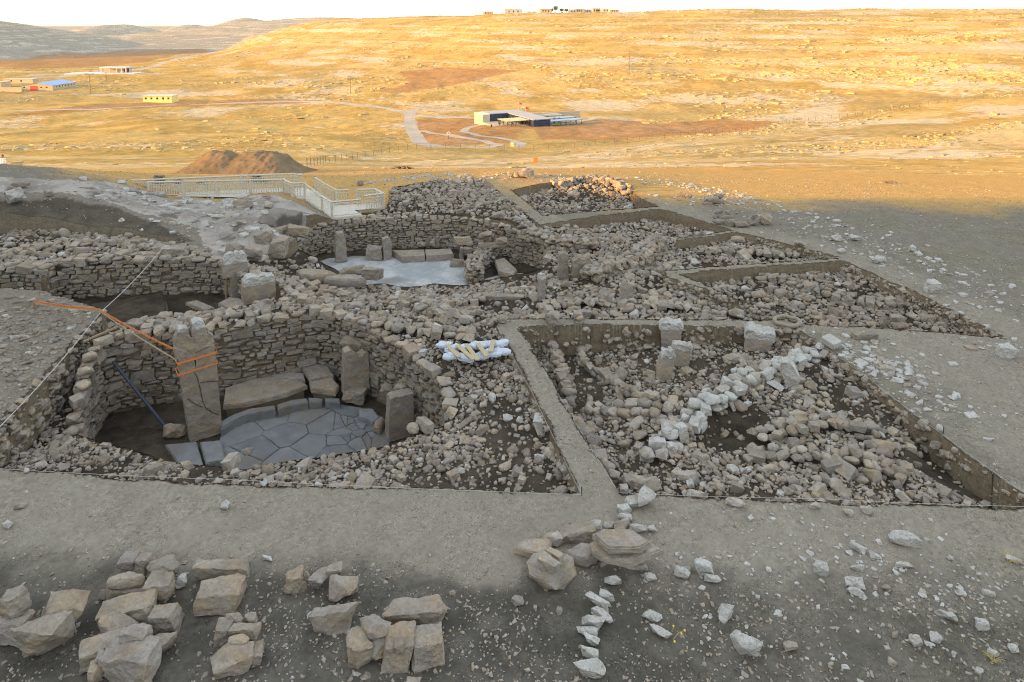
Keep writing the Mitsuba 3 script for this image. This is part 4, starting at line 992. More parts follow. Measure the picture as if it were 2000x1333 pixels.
B('round white stone touching the right side of the tall heap', (343, 367, 1119, 1148), 0, 'round', .8, .62)
B('dark fragment lying left of the tall foreground heap', (190, 216, 1150, 1172), 0, 'sharp', .3)
# pair of slabs and the heap under them
B('long bolster shaped block, upper of the stacked pair of slabs', (382, 489, 1093, 1134), 0, 'block', .58, depth=.9)
B('squarish slab, lower of the stacked pair of slabs', (387, 473, 1128, 1198), 0, 'block', .52, depth=1.6)
B('brown stone at the top of the small heap below the slab pair', (438, 476, 1194, 1222), .2, 'round', .42)
B('grey green stone on the left of the small heap below the slab pair', (422, 453, 1210, 1260), .0, 'block', .4)
B('flat topped stone on the right of the small heap below the slab pair', (451, 509, 1214, 1252), .22, 'block', .55)
B('pale rounded stone in the middle of the small heap below the slab pair', (446, 486, 1238, 1265), .36, 'round', .78, .15)
B('largest tan boulder at the front of the small heap below the slab pair', (411, 493, 1248, 1322), 0, 'sharp', .66, depth=.9)
B('dark stone at the right foot of the small heap below the slab pair', (476, 513, 1256, 1304), 0, 'block', .4)
B('little grey cobble behind the small heap below the slab pair', (475, 503, 1196, 1220), .1, 'round', .5)
# upper middle heap
B('cube like stone on the left of the upper middle heap', (557, 593, 1111, 1154), .12, 'block', .5, yaw=20)
B('curved flat stone under the cube like one', (554, 599, 1134, 1165), 0, 'slab', .48)
B('rough tan stone in the middle of the upper middle heap', (604, 642, 1108, 1158), .05, 'sharp', .62)
B('small upright shard between two stones of the upper middle heap', (592, 606, 1112, 1138), .0, 'sharp', .5)
B('small pinkish block at the top right of the upper middle heap', (638, 668, 1101, 1132), .15, 'block', .7)
B('smooth rounded boulder on the right of the upper middle heap', (636, 700, 1121, 1182), 0, 'sharp', .58, depth=1.0)
# lower middle heap
B('boulder with orange weathered corner left of the lower middle heap', (603, 697, 1178, 1242), 0, 'sharp', .56, depth=.95)
B('little white cobble beside the orange cornered boulder', (599, 616, 1194, 1212), 0, 'round', .9, .8)
B('long boulder tapering to a point at the back of the lower middle heap', (747, 872, 1168, 1232), 0, 'block', .58, depth=.9, yaw=4)
B('tan broken stone on top of the lower middle heap', (703, 763, 1198, 1256), .3, 'sharp', .62)
B('brown boulder at the left of the lower middle heap', (679, 732, 1220, 1307), 0, 'sharp', .5)
B('pale oval stone in the centre of the lower middle heap', (722, 768, 1233, 1292), .1, 'round', .7)
B('ridged boulder right of the pale oval stone in the lower middle heap', (752, 809, 1222, 1312), 0, 'block', .55)
B('small dark cobble lying on the ridged boulder', (766, 791, 1241, 1281), .42, 'round', .35)
B('smooth shouldered block at the right end of the lower middle heap', (804, 866, 1228, 1307), 0, 'block', .56)
B('flat white stone at the bottom edge below the lower middle heap', (684, 706, 1312, 1328), 0, 'round', .8, .7)
B('mottled dark grey stone at the bottom edge below the lower middle heap', (702, 732, 1311, 1335), 0, 'sharp', .3, .3)
B('pinkish stone cut by the bottom edge right of the mottled one', (793, 823, 1319, 1340), 0, 'sharp', .85, .3)
# heap of slabs in the centre foreground
B('round edged pale slab on the left of the central slab heap', (1005, 1082, 1053, 1097), 0, 'slab', .72, .2, depth=2.0)
B('large yellowish boulder carrying two brick like pieces', (1031, 1126, 1078, 1155), 0, 'round', .72, .12, depth=.95)
B('upper orange brown brick like piece on the yellowish boulder', (1066, 1101, 1072, 1098), .55, 'block', .75, depth=.8, yaw=-30, name='brick_piece', cat='brick')
B('lower orange brown brick like piece on the yellowish boulder', (1052, 1094, 1086, 1119), .55, 'block', .8, depth=.8, yaw=-35, name='brick_piece', cat='brick')
B('rough cream stone between the pale slab and the grey block', (1060, 1101, 1036, 1070), 0, 'sharp', .8, .4)
B('long grey block at the back of the central slab heap', (1091, 1163, 1024, 1063), 0, 'block', .52)
B('dark patterned flat stone in the middle of the central slab heap', (1103, 1175, 1061, 1106), 0, 'slab', .38, .2, depth=1.8)
def tslab(label, pts, z, th_, tone, white, seed):
    return slab(label, pts, z, th_, tone, white, name='stone_slab', seed=seed, edge=.09, amp=.015)
tslab('lower broad slab of the stacked pair in the central slab heap', [(1152, 1058), (1180, 1052), (1270, 1058), (1295, 1072), (1228, 1098), (1180, 1088), (1158, 1075)], .42, .14, .72, .2, 61)
tslab('upper rectangular slab of the stacked pair in the central slab heap', [(1157, 1041), (1180, 1031), (1232, 1032), (1270, 1056), (1250, 1068), (1188, 1070)], .66, .14, .6, .12, 62)
B('support stone under the front edge of the stacked slabs', (1221, 1267, 1092, 1120), 0, 'sharp', .8, .45)
B('support stone under the left edge of the stacked slabs', (1158, 1192, 1062, 1088), 0, 'block', .7, .3)
B('support stone under the far corner of the stacked slabs', (1180, 1230, 1040, 1072), 0, 'block', .6, .2)
for i, (bx, w) in enumerate((((1139, 1176, 1014, 1042), .5), ((1178, 1204, 1016, 1034), .5), ((1200, 1230, 1012, 1046), .4), ((1227, 1265, 1021, 1044), .7), ((1264, 1283, 1024, 1041), .7), ((1207, 1236, 1000, 1020), .6), ((1205, 1234, 984, 1006), .65), ((1219, 1251, 964, 997), .6), ((1240, 1279, 948, 999), .55), ((1208, 1228, 942, 968), .45), ((1206, 1222, 1050, 1062), .3))):
    B(('pale stone behind the grey block of the central slab heap', 'small pale stone tucked between the grey block and the stacked slabs', 'leaning stone behind the stacked slabs', 'white stone right behind the stacked slabs', 'small white stone at the far right behind the stacked slabs', 'lower of two stones below the foot of the earth baulk',
       'upper of two stones below the foot of the earth baulk', 'cream boulder at the foot of the earth baulk', 'tall cream boulder standing at the foot of the earth baulk', 'small block at the trench corner by the earth baulk', 'small stone under the slab heap')[i], bx, 0, ('sharp', 'round')[i % 2], .75, w)
# pale limestone line in the foreground
for i, bx in enumerate([(1180, 1215, 1119, 1146), (1170, 1203, 1150, 1174), (1142, 1192, 1162, 1185), (1154, 1198, 1189, 1214), (1137, 1181, 1200, 1229), (1124, 1169, 1219, 1244), (1137, 1171, 1239, 1259), (1131, 1171, 1261, 1288), (1119, 1183, 1284, 1324)]):
    B(('farthest white stone of the row leading down to the bottom edge', 'second farthest white stone of the row leading down to the bottom edge', 'long white stone, third from the far end of the row', 'jagged white stone, fourth from the far end of the row', 'slanting white stone, fifth from the far end of the row',
       'slanting white stone, sixth from the far end of the row', 'white stone third from the near end of the row', 'holed white stone second from the near end of the row', 'largest white block ending the row near the bottom edge')[i], bx, 0, 'sharp', .9, .85, depth=.9, yaw=-20, name='limestone_fragment', cat='stone', tilt=(.1, .12))
LF = [((1257, 1283, 1118, 1138), 'white stone in front of the slab heap support'), ((1317, 1348, 1104, 1133), 'thin white wedge left of the big spotted white stone'), ((1333, 1353, 1103, 1120), 'pinkish cobble between the wedge and the spotted white stone'), ((1354, 1396, 1091, 1131), 'big spotted white stone right of the slab heap'), ((1376, 1408, 1118, 1141), 'grey white stone at the foot of the spotted white stone'), ((1256, 1294, 1188, 1216), 'upper half buried white stone left of the dry thistle'), ((1266, 1313, 1220, 1250), 'lower half buried white stone beside the dry thistle'),
      ((1404, 1433, 1176, 1219), 'narrow white stone right of the gravel patch'), ((1427, 1489, 1228, 1283), 'longest white boulder near the bottom right of centre'), ((1739, 1795, 1032, 1070), 'broad white boulder alone on the right foreground earth'), ((1589, 1619, 1092, 1127), 'upright white shard on the right foreground earth'), ((1652, 1688, 1127, 1152), 'rounded white stone, upper of a touching pair'), ((1655, 1688, 1146, 1165), 'flat white stone, lower of a touching pair'), ((1530, 1558, 1251, 1274), 'smooth pink cobble near the longest white boulder'),
      ((1660, 1694, 1060, 1083), 'upper elongated white shard left of the broad white boulder'), ((1698, 1722, 1077, 1094), 'lower elongated white shard left of the broad white boulder'), ((1660, 1686, 1097, 1117), 'slanting white shard above the touching pair'), ((1828, 1868, 1189, 1215), 'jagged white slab in the grassy lower right'), ((1905, 1931, 1204, 1233), 'twin white flakes in the grassy lower right'), ((1814, 1837, 1233, 1257), 'left of two small white blocks in the grass'), ((1777, 1800, 1238, 1265), 'left white block beside a yellow stone in the grass'), ((1738, 1758, 1232, 1246), 'yellow brown stone in the grassy lower right'),
      ((1964, 1995, 1085, 1101), 'white slab beside the yellow grass tuft'), ((1927, 1949, 1265, 1285), 'white chip at the lower right corner'), ((1969, 1989, 1256, 1276), 'rounded white stone at the lower right corner'), ((1579, 1602, 978, 996), 'yellowish stone just outside the near string'), ((1645, 1666, 990, 1011), 'left of two yellow white stones outside the string'), ((1681, 1704, 986, 1006), 'right of two yellow white stones outside the string'), ((1318, 1388, 947, 985), None), ((1341, 1380, 956, 980), 'cream boulder on the trench lip left of the string'), ((1417, 1455, 971, 993), 'yellow based boulder just outside the trench lip'),
      ((1215, 1265, 925, 955), 'yellow edged slab at the near corner of the right trench'), ((430, 450, 977, 998), 'white cobble on the path above the stacked slab pair'), ((508, 538, 1084, 1098), 'flat white cobble right of the bolster block'), ((28, 52, 980, 996), 'tan cobble on the path at the far left'), ((7, 25, 1014, 1034), 'white pitted cobble at the left photo edge'), ((44, 60, 913, 926), 'white cobble by the string peg at the left'), ((998, 1024, 1162, 1185), 'brown cobble left of the white row'), ((1086, 1098, 1184, 1203), 'dark upright cobble left of the white row'), ((876, 890, 1152, 1164), 'small tan cobble right of the pointed boulder'),
      ((1748, 1784, 1094, 1112), 'orange and grey chips on the right earth'), ((1722, 1740, 1140, 1155), 'pinkish chip below the orange and grey chips'), ((1866, 1886, 1150, 1166), 'white stone at the edge of the grass'), ((1918, 1942, 1150, 1165), 'slanting white stone at the edge of the grass'), ((1850, 1864, 1084, 1096), 'pale pebble left of the yellow grass tuft')]
for bx, l in LF:
    if l:
        yellow = any(w in l for w in ('yellow', 'orange', 'cream'))
        dark = any(w in l for w in ('brown', 'dark', 'tan', 'pink'))
        B(l, bx, None, ('sharp', 'round')[bx[0] % 2], .6 if dark else .85, .1 if dark else .5 if yellow else .85, depth=.9, name='limestone_fragment', cat='stone', sink=.12, yaw=-15 if not dark else 10)
# single stones on and around the trenches
for l, bx, z, kd, tn, wh in (('huge round boulder built into the right end of the tall enclosure wall', (667, 726, 650, 694), -1.25, 'round', .3, .05), ('foot boulder in front of the horned pillar', (668, 716, 752, 790), -2.6, 'block', .38, .05), ('dark boulder at the foot of the steel prop', (317, 364, 824, 858), -2.7, 'round', .3, .05),
        ('left pale block behind the plain flat topped pillar', (770, 790, 750, 772), -1.75, 'block', .55, .1), ('middle pale block behind the plain flat topped pillar', (787, 810, 746, 768), -1.7, 'block', .55, .1), ('broad flat block behind the plain flat topped pillar', (808, 860, 742, 778), -1.75, 'slab', .52, .1), ('rounded block at the right of the horned pillar base', (742, 772, 746, 772), -2.0, 'round', .35, .05),
        ('small dark rock on the front lip of the paved floor', (470, 496, 874, 892), -.85, 'sharp', .25, .02), ('tilted slate beside the paved floor at the plain pillar', (730, 750, 815, 850), -2.7, 'slab', .3, .05),
        ('long fallen column stone before the far enclosure', (925, 1024, 572, 592), -.85, 'block', .55, .12), ('orange topped white boulder at the edge of the far right trench', (1808, 1834, 546, 574), None, 'block', .8, .55), ('standing boulder in the upper corner of the far right trench', (1640, 1666, 517, 540), -.6, 'round', .55, .05), ('white topped block in the middle of the far right trench', (1568, 1596, 550, 576), -.5, 'block', .65, .35),
        ('square white block on the slope at the right edge', (1949, 1982, 669, 700), None, 'block', .85, .8), ('brown elongated block beside the horizontal baulk at right', (1664, 1714, 648, 665), None, 'block', .35, .03), ('small tan block at the corner by the string at right', (1605, 1632, 655, 672), None, 'block', .75, .3), ('standing boulder in the narrow trench above the far right baulk', (1506, 1526, 486, 508), -.5, 'round', .5, .05), ('pale pair stone against the back of the narrow trench', (1428, 1456, 459, 478), -.4, 'round', .65, .12),
        ('lower squared stone at the near edge of the far right trench', (1738, 1766, 614, 634), -.6, 'block', .5, .05), ('flat rock at the front right of the far right trench', (1795, 1830, 612, 634), -.7, 'slab', .45, .05), ('white lichened block in the rubble near the right string', (1620, 1690, 676, 690), None, None, 0, 0), ('flat pink slab lying among the pebbles of the near right trench', (1678, 1716, 822, 846), None, 'slab', .6, .1), ('yellowish flat boulder lying in the upper middle of the near right trench', (1410, 1464, 688, 712), -.6, 'round', .68, .12), ('dark rounded boulder beside the yellowish flat boulder', (1525, 1545, 658, 672), None, 'round', .4, .05),
        ('short thick post stone set in the strip trench', (1126, 1154, 602, 626), -.45, 'block', .6, .1), ('cream block near the baulk tip', (1062, 1088, 612, 632), -.45, 'block', .75, .25), ('cap stone at the tip of the earth baulk', (968, 990, 615, 634), 0, 'round', .5, .05),
        ('large flat rock at the left front of the pale floor', (578, 656, 526, 552), -1.1, 'slab', .55, .06), ('pale flat rock beside the floor nearest the left enclosure', (634, 716, 535, 562), -1.05, 'slab', .6, .06), ('peaked rock behind the pale flat rocks', (658, 714, 517, 542), -1.2, 'sharp', .55, .05), ('dark edged rock at the left edge of the pale floor', (708, 747, 520, 548), -1.2, 'block', .5, .05),
        ('large squared block between the first two pillars of the far enclosure', (711, 748, 478, 510), -2.0, 'block', .5, .05), ('long block lying on the wall top of the far enclosure', (886, 924, 461, 479), -.75, 'block', .55, .06), ('triangular boulder standing on the wall of the far enclosure', (934, 960, 449, 473), -.65, 'sharp', .55, .06), ('round flat stone in the wall right of the triangular boulder', (967, 992, 462, 478), -.8, 'round', .55, .06), ('fallen pillar lying along the right part of the far wall', (934, 994, 472, 486), -1.1, 'block', .52, .06), ('squared block on the bench right of the far enclosure', (902, 924, 482, 500), -1.8, 'block', .55, .05), ('low block on the right rim of the pale floor', (879, 908, 505, 523), -2.0, 'block', .45, .05),
        ('leaning stone against the thin slab of the far wall', (840, 851, 464, 484), -1.7, 'sharp', .5, .05), ('short cylindrical stone lying left of the leaning one', (814, 832, 471, 484), -1.8, 'round', .5, .05), ('tabular pale stone with flat white top above the left enclosure wall', (298, 360, 478, 508), .2, 'block', .6, .3),
        ('smooth bedrock boulder nearest the hollow in the rock', (500, 532, 446, 484), -.1, 'sharp', .6, .12), ('cracked bedrock block at the left of the rounded floor', (526, 562, 462, 502), -.3, 'block', .6, .12), ('rounded rock at the foot of the bedrock slope', (440, 478, 470, 502), 0, 'round', .6, .12), ('second rounded rock at the foot of the bedrock slope', (474, 512, 478, 508), -.1, 'round', .6, .12), ('pale rock spur beside the hollow in the bedrock', (560, 604, 438, 462), -.1, 'block', .6, .15), ('bedrock knob left of the hollow', (452, 500, 388, 410), None, 'round', .65, .3),
        ('big rounded boulder topmost of the sunlit group on the saddle', (1010, 1044, 326, 350), None, 'sharp', .75, .15), ('small sunlit boulder left of the biggest one on the saddle', (990, 1004, 334, 347), None, 'round', .7, .15), ('second small sunlit boulder left of the biggest one on the saddle', (1002, 1014, 336, 348), None, 'round', .7, .15), ('sunlit boulder by the walkway end', (697, 710, 350, 364), None, 'sharp', .75, .2),
        ('pale upright boulder at the right of the stone pile by the far trench', (1484, 1506, 412, 442), None, 'round', .72, .2), ('left big flat stone in the pile by the far trench', (1391, 1424, 427, 440), None, 'round', .58, .1), ('middle rounded stone in the pile by the far trench', (1414, 1440, 426, 444), None, 'round', .55, .1), ('right rounded stone in the pile by the far trench', (1433, 1464, 430, 446), None, 'round', .52, .1), ('back stone in the pile by the far trench', (1458, 1478, 424, 442), None, 'round', .58, .1), ('stacked little stone tower beside the pale upright boulder', (1468, 1482, 416, 430), .45, 'sharp', .5, .1), ('upper left stone in the pile by the far trench', (1394, 1412, 407, 419), .35, 'round', .6, .1), ('lower left stone in the pile by the far trench', (1391, 1406, 418, 428), .1, 'round', .6, .1), ('dark little stone on top of the pile by the far trench', (1416, 1430, 408, 424), .3, 'sharp', .5, .1), ('flat capping stone in the pile by the far trench', (1408, 1432, 420, 428), .25, 'slab', .55, .1),
        ('sunlit drum shaped stone of the small pile behind', (1375, 1404, 383, 398), .15, 'block', .65, .12), ('sunlit round stone on the small pile behind', (1394, 1414, 376, 390), .3, 'round', .65, .12), ('base stone of the small pile behind', (1374, 1390, 394, 404), 0, 'block', .5, .1), ('second base stone of the small pile behind', (1392, 1416, 388, 402), 0, 'round', .5, .1), ('left little sunlit stone by the trench corner', (1324, 1340, 374, 386), None, 'sharp', .65, .12), ('right little sunlit stone by the trench corner', (1338, 1352, 378, 388), None, 'sharp', .65, .12), ('lone dark stone casting a long shadow on the sunlit field', (1728, 1752, 352, 360), None, 'sharp', .35, .05),
        ('white rock on the bedrock slope left of the walkway', (14, 44, 366, 398), None, 'sharp', .6, .5), ('low white rock on the crest of the bedrock hump', (86, 104, 369, 384), None, 'round', .6, .4), ('dark flat rock on the crest at the left', (22, 60, 355, 366), None, 'slab', .35, .1), ('white limestone boulder beside the far right trench, left', (1622, 1644, 456, 472), None, 'sharp', .75, .75), ('white limestone boulder beside the far right trench, upper right', (1656, 1682, 456, 472), None, 'sharp', .75, .75), ('round white boulder near the corner of the far right trench', (1702, 1732, 498, 516), None, 'round', .8, .75), ('small pale boulder at the trench corner', (1636, 1652, 484, 496), None, 'round', .75, .7), ('upright white flake on the right slope', (1776, 1788, 478, 492), None, 'sharp', .8, .8)):
    if kd:
        B(l, bx, z, kd, tn, wh, depth=1.6 if kd == 'slab' else .95)
# ring of stone at the baulk end
RG = thing('stone_ring', 'pale round stone ring lying at the meeting of two earth baulks', 'stone ring')
c0, c1, c2 = P(1538, 624, .12), P(1514, 624, .12), P(1538, 630, .12)
rx_, ry_ = abs(c1[0] - c0[0]), .42
an = np.linspace(0, 2 * np.pi, 41)
simple(RG, tube([[c0[0] + rx_ * math.cos(a_), c0[1] + ry_ * math.sin(a_), .06 + .015 * math.sin(5 * a_)] for a_ in an], .07, 9), 'ring_stone', 40)
# ------------------------------------------------------------------ wooden walkway with railings
WK = thing('walkway', 'cream painted wooden visitor walkway with railings stepping down to the dig', 'walkway')
def deck(pts, key):
    v = np.array([P(a, b, z) for a, b, z in pts])
    n = len(v)
    V = np.vstack([v, v - [0, 0, .14]])
    F = [[0, i, i + 1] for i in range(1, n - 1)] + [[n, n + i + 1, n + i] for i in range(1, n - 1)]
    for i in range(n):
        j = (i + 1) % n
        F += [[i, n + i, n + j], [i, n + j, j]]
    m = trimesh.Trimesh(V, F, process=False)
    m.fix_normals()
    simple(key, m, 'deck_wood')
for i, d_ in enumerate(([(262, 381, .5), (292, 385, .5), (556, 379, .5), (572, 388, .5), (594, 387, .5), (618, 375, .5), (594, 367, .5), (540, 367, .5)], [(594, 387, .495), (630, 414, .0), (660, 401, .0), (618, 375, .495)], [(630, 414, -.005), (649, 426, -.005), (708, 420, -.005), (690, 409, -.005), (750, 407, -.005), (734, 397, -.005), (660, 401, -.005)])):
    deck(d_, part(WK, 'deck'))
def railing(pts, key, spindles=True):
    """Posts, two rails and thin balusters along photograph points on the deck edge."""
    p = np.array([P(a, b, z) for a, b, z in pts])
    bal = []
    for a, b in zip(p[:-1], p[1:]):
        L = np.linalg.norm(b - a)
        n = max(1, int(round(L / 2.1)))
        for hgt, w in ((.92, .12), (.74, .06), (.1, .06)):
            u = np.array([0, 0, hgt])
            simple(part(key, 'rail'), tube([a + u, b + u], w * .5, 4), 'cream_paint')
        for i in range(n + 1):
            q = a + (b - a) * i / n
            if i < n or b is p[-1]:
                g = min(max(H(q[0], q[1]) - .1, q[2] - .75), q[2] - .2)
                simple(part(key, 'post'), box(.13, .13, q[2] + .97 - g, (q[0], q[1], (q[2] + .97 + g) / 2)), 'cream_paint')
        for s_ in np.arange(.14, L - .05, .15) if spindles else ():
            q = a + (b - a) * s_ / L
            bal.append(box(.042, .042, .64, (q[0], q[1], q[2] + .42)))
    if not bal: return
    k = part(key, 'balusters'); simple(k, trimesh.util.concatenate(bal), 'cream_paint'); labels[k] = {'kind': 'stuff'}
for pts_ in ([(292, 384.4, .5), (555, 378.6, .5), (572, 387, .5), (592, 386, .5)], [(262, 380.5, .5), (540, 367.5, .5), (577, 367, .5), (592, 369, .5)], [(596, 386, .5), (630, 413, .0), (649, 425, .0), (706, 419.5, .0)], [(617, 375.5, .5), (658, 400, .0), (682, 399, .0)], [(698, 398.8, .0), (734, 397.6, .0), (749, 406.6, .0), (712, 412, .0)]):
    r_key = part(WK, 'railing'); railing(pts_, r_key, pts_[0][0] != 596)
# ------------------------------------------------------------------ sandbags and planks
def pillow(sx, sy, sz, seed):
    m = trimesh.creation.icosphere(subdivisions=3)
    v = m.vertices
    e = .62
    v = np.sign(v) * np.abs(v) ** e
    v = v / np.abs(v).max(0) * [sx, sy, sz] / 2
    v = v + (np.stack([meshkit.fbm(v * 6 + 7 * k + seed, 3, seed + k) for k in range(3)], -1) - .5) * .15
    m.vertices = v
    return m
def bag(label, px, py, z, yaw, seed, size=(.56, .4, .17)):
    o = P(px, py, z)
    m = pillow(*size, seed)
    m.vertices = m.vertices @ rot(math.radians(yaw), .08 * math.sin(seed), .1 * math.cos(seed)).T + o
    simple(thing('sandbag', label, 'sandbag'), m, 'sandbag_cloth', True)
sz_ = H(*P(920, 685, 0)[:2]) + .16
for i, (l, x, y, w) in enumerate((('white sandbag at the far left end of the plank covered row', 867, 674, -30), ('white sandbag under the first plank from the left', 885, 682, 20), ('round white sandbag in front of the first two planks', 882, 694, 5), ('white sandbag between the second and third plank at the back', 912, 678, 15), ('white sandbag at the front below the third plank', 911, 699, -10), ('white sandbag behind the fourth plank', 935, 675, 5), ('white sandbag in front of the fourth plank', 942, 694, 25), ('white sandbag behind the rightmost plank', 957, 672, -20), ('upper right white sandbag at the end of the row', 977, 671, 10), ('lower right white sandbag at the end of the row', 982, 686, -5), ('white sandbag in front of the rightmost plank', 962, 690, 0))):
    bag(l, x, y, sz_ + .03 * (i % 3), w, 40 + i)
for i, (l, a, b) in enumerate((('first pale plank from the left on the sandbags', (873, 673), (897, 697)), ('second pale plank from the left on the sandbags', (893, 674), (925, 702)), ('third pale plank from the left on the sandbags', (911, 673), (933, 703)), ('fourth pale plank from the left on the sandbags', (933, 671), (951, 696)), ('rightmost pale plank on the sandbags leaning the other way', (964, 664), (958, 687)))):
    p0, p1 = P(*a, sz_ + .2), P(*b, sz_ + .17)
    d_ = p1 - p0; L = np.linalg.norm(d_); d_ /= L
    s_ = np.cross([0, 0, 1], d_); s_ /= np.linalg.norm(s_)
    simple(thing('plank', l, 'plank'), box(L, .15, .03, (p0 + p1) / 2, np.column_stack([d_, s_, np.cross(d_, s_)])), 'pale_plank')
gz_ = H(*P(632, 425, 0.2)[:2]) + .12
bag('left white sandbag at the foot of the walkway', 627, 424, gz_, 20, 71); bag('right white sandbag at the foot of the walkway', 638, 428, gz_, -10, 72)
# ------------------------------------------------------------------ strings around the trenches, one rope
def cord(label, pts, rad=.0045, name='string', mat='cord'):
    p = []
    for a, b in zip(pts[:-1], pts[1:]):
        pa_, pb_ = P(*a), P(*b)
        p.append(span(pa_, pb_, .03 if rad < .01 else .12, 10))
    simple(thing(name, label, 'string' if name == 'string' else 'rope'), tube(np.vstack([p[0]] + [q[1:] for q in p[1:]]), rad, 5), mat)
def peg(label, px, py):
    g = G(px, py)
    simple(thing('peg', label, 'peg'), tube([[g[0], g[1], g[2] - .1], [g[0], g[1], g[2] + .22]], .012, 6), 'pole_steel')
cord('white string along the near edge of the left trench', [(-60, 912, .12), (455, 937, .1), (1136, 966, .1)])
cord('white string along the near edge of the right trench', [(1210, 962, .1), (1600, 974, .1), (2040, 990, .1)])
cord('white string on the left edge of the earth baulk', [(1136, 966, .08), (1040, 768, .08), (972, 638, .08)])
cord('white string on the right edge of the earth baulk', [(1208, 962, .08), (1062, 722, .08), (1006, 640, .08)])
cord('white string along the sloping right edge of the near right trench', [(1560, 640, .1), (1690, 733, .1), (1842, 850, .1), (2040, 988, .1)])
cord('grey rope running from the left wall top across the bank to the left edge', [(318, 484, 1.0), (196, 610, .35), (0, 833, .3), (-60, 900, .3)], .013, 'rope')
for i, (l, x, y) in enumerate((('iron peg at the left end of the baulk foot', 1136, 968), ('iron peg at the right end of the baulk foot', 1209, 964), ('iron peg at the baulk tip', 972, 636), ('iron peg at the far right corner of the near right trench', 1562, 640), ('iron peg midway on the sloping string', 1842, 848))):
    peg(l, x, y)
# ------------------------------------------------------------------ person behind the bedrock crest and a wagtail on the wall
def body(bones, refine, taubin=8):
    import manifold3d as m3
    total = m3.Manifold()
    for (a, ra), (b, rb) in bones:
        sa, sb = m3.Manifold.sphere(ra, 16).translate(tuple(map(float, a))), m3.Manifold.sphere(rb, 16).translate(tuple(map(float, b)))
        total = total + m3.Manifold.batch_hull([sa, sb])
    mm = total.refine_to_length(refine).to_mesh()
    t = trimesh.Trimesh(mm.vert_properties[:, :3], mm.tri_verts, process=True)
    trimesh.smoothing.filter_taubin(t, iterations=taubin)
    return t
dp = 44.0
for dp in np.arange(41.5, 56, .25):
    q_ = PD(8, 340.5, dp)
    if q_[2] - H(q_[0], q_[1]) > 1.66:
        break
fp = np.array([q_[0], q_[1], H(q_[0], q_[1])])
PS = thing('person', 'person with dark hair and white shirt standing beyond the rock crest at the left edge', 'person')
def at(x, y, z): return fp + np.array([x, y, z])
skin_b = [((at(0, 0, 1.42), .055), (at(0, -.01, 1.52), .055)), ((at(0, -.01, 1.58), .085), (at(0, -.015, 1.64), .088)), ((at(0, -.05, 1.53), .05), (at(0, -.01, 1.58), .08)), ((at(0, -.11, 1.575), .014), (at(0, -.09, 1.60), .012)), ((at(-.1, 0, 1.58), .018), (at(.1, 0, 1.58), .018))]
for s_ in (-1, 1):
    skin_b += [((at(s_ * .27, -.02, 1.12), .036), (at(s_ * .29, -.12, .90), .028)), ((at(s_ * .29, -.12, .90), .03), (at(s_ * .29, -.15, .82), .036))]
    skin_b += [((at(s_ * .29 + f * .018, -.16, .80), .012), (at(s_ * .29 + f * .02, -.18, .72 + abs(f) * .01), .009)) for f in (-1.5, -.5, .5, 1.5)] + [((at(s_ * .27, -.17, .83), .013), (at(s_ * .25, -.2, .77), .01))]
simple(part(PS, 'body'), body(skin_b, .03, 3), 'skin', True)
sb_ = [((at(-.13, 0, 1.36), .085), (at(.13, 0, 1.36), .085)), ((at(-.1, 0, 1.36), .11), (at(-.08, 0, .98), .12)), ((at(.1, 0, 1.36), .11), (at(.08, 0, .98), .12)), ((at(-.08, 0, .95), .13), (at(.08, 0, .95), .13))]
for s_ in (-1, 1): sb_ += [((at(s_ * .19, 0, 1.37), .07), (at(s_ * .27, -.02, 1.10), .055))]
simple(part(PS, 'shirt'), body(sb_, .04, 4), 'shirt_white', True)
tb_ = [((at(-.08, 0, .92), .12), (at(.08, 0, .92), .12))]
for s_ in (-1, 1): tb_ += [((at(s_ * .09, 0, .9), .1), (at(s_ * .1, -.01, .5), .07)), ((at(s_ * .1, -.01, .5), .07), (at(s_ * .1, .02, .1), .05)), ((at(s_ * .1, .02, .05), .05), (at(s_ * .11, -.14, .04), .04))]
simple(part(PS, 'trousers'), body(tb_, .04, 4), 'dark_cloth', True)
simple(part(PS, 'hair'), body([((at(0, .02, 1.63), .098), (at(0, .0, 1.69), .085)), ((at(0, .05, 1.56), .07), (at(0, .03, 1.64), .09))], .03, 3), 'dark_hair', True)
bp = P(347, 629, .12); bp[2] += .05
BD = thing('wagtail', 'tiny black and white bird standing on the top stones of the tall enclosure wall', 'bird')
def ab(x, y, z): return bp + np.array([x, y, z]) * 1.5
simple(part(BD, 'body'), body([((ab(-.05, 0, .06), .022), (ab(.02, 0, .075), .03)), ((ab(.02, 0, .075), .028), (ab(.055, 0, .115), .018)), ((ab(.055, 0, .118), .02), (ab(.06, 0, .12), .018)), ((ab(.01, .01, .05), .004), (ab(.012, .012, .0), .003)), ((ab(.01, -.01, .05), .004), (ab(.012, -.012, .0), .003)), ((ab(.078, 0, .118), .005), (ab(.095, 0, .115), .002))], .012, 2), 'white_paint', True)
simple(part(BD, 'wing'), body([((ab(-.12, 0, .075), .006), (ab(-.05, 0, .075), .016)), ((ab(-.05, 0, .078), .02), (ab(.02, 0, .092), .022)), ((ab(.05, 0, .132), .014), (ab(.04, 0, .12), .015))], .012, 2), 'dark_hair', True)
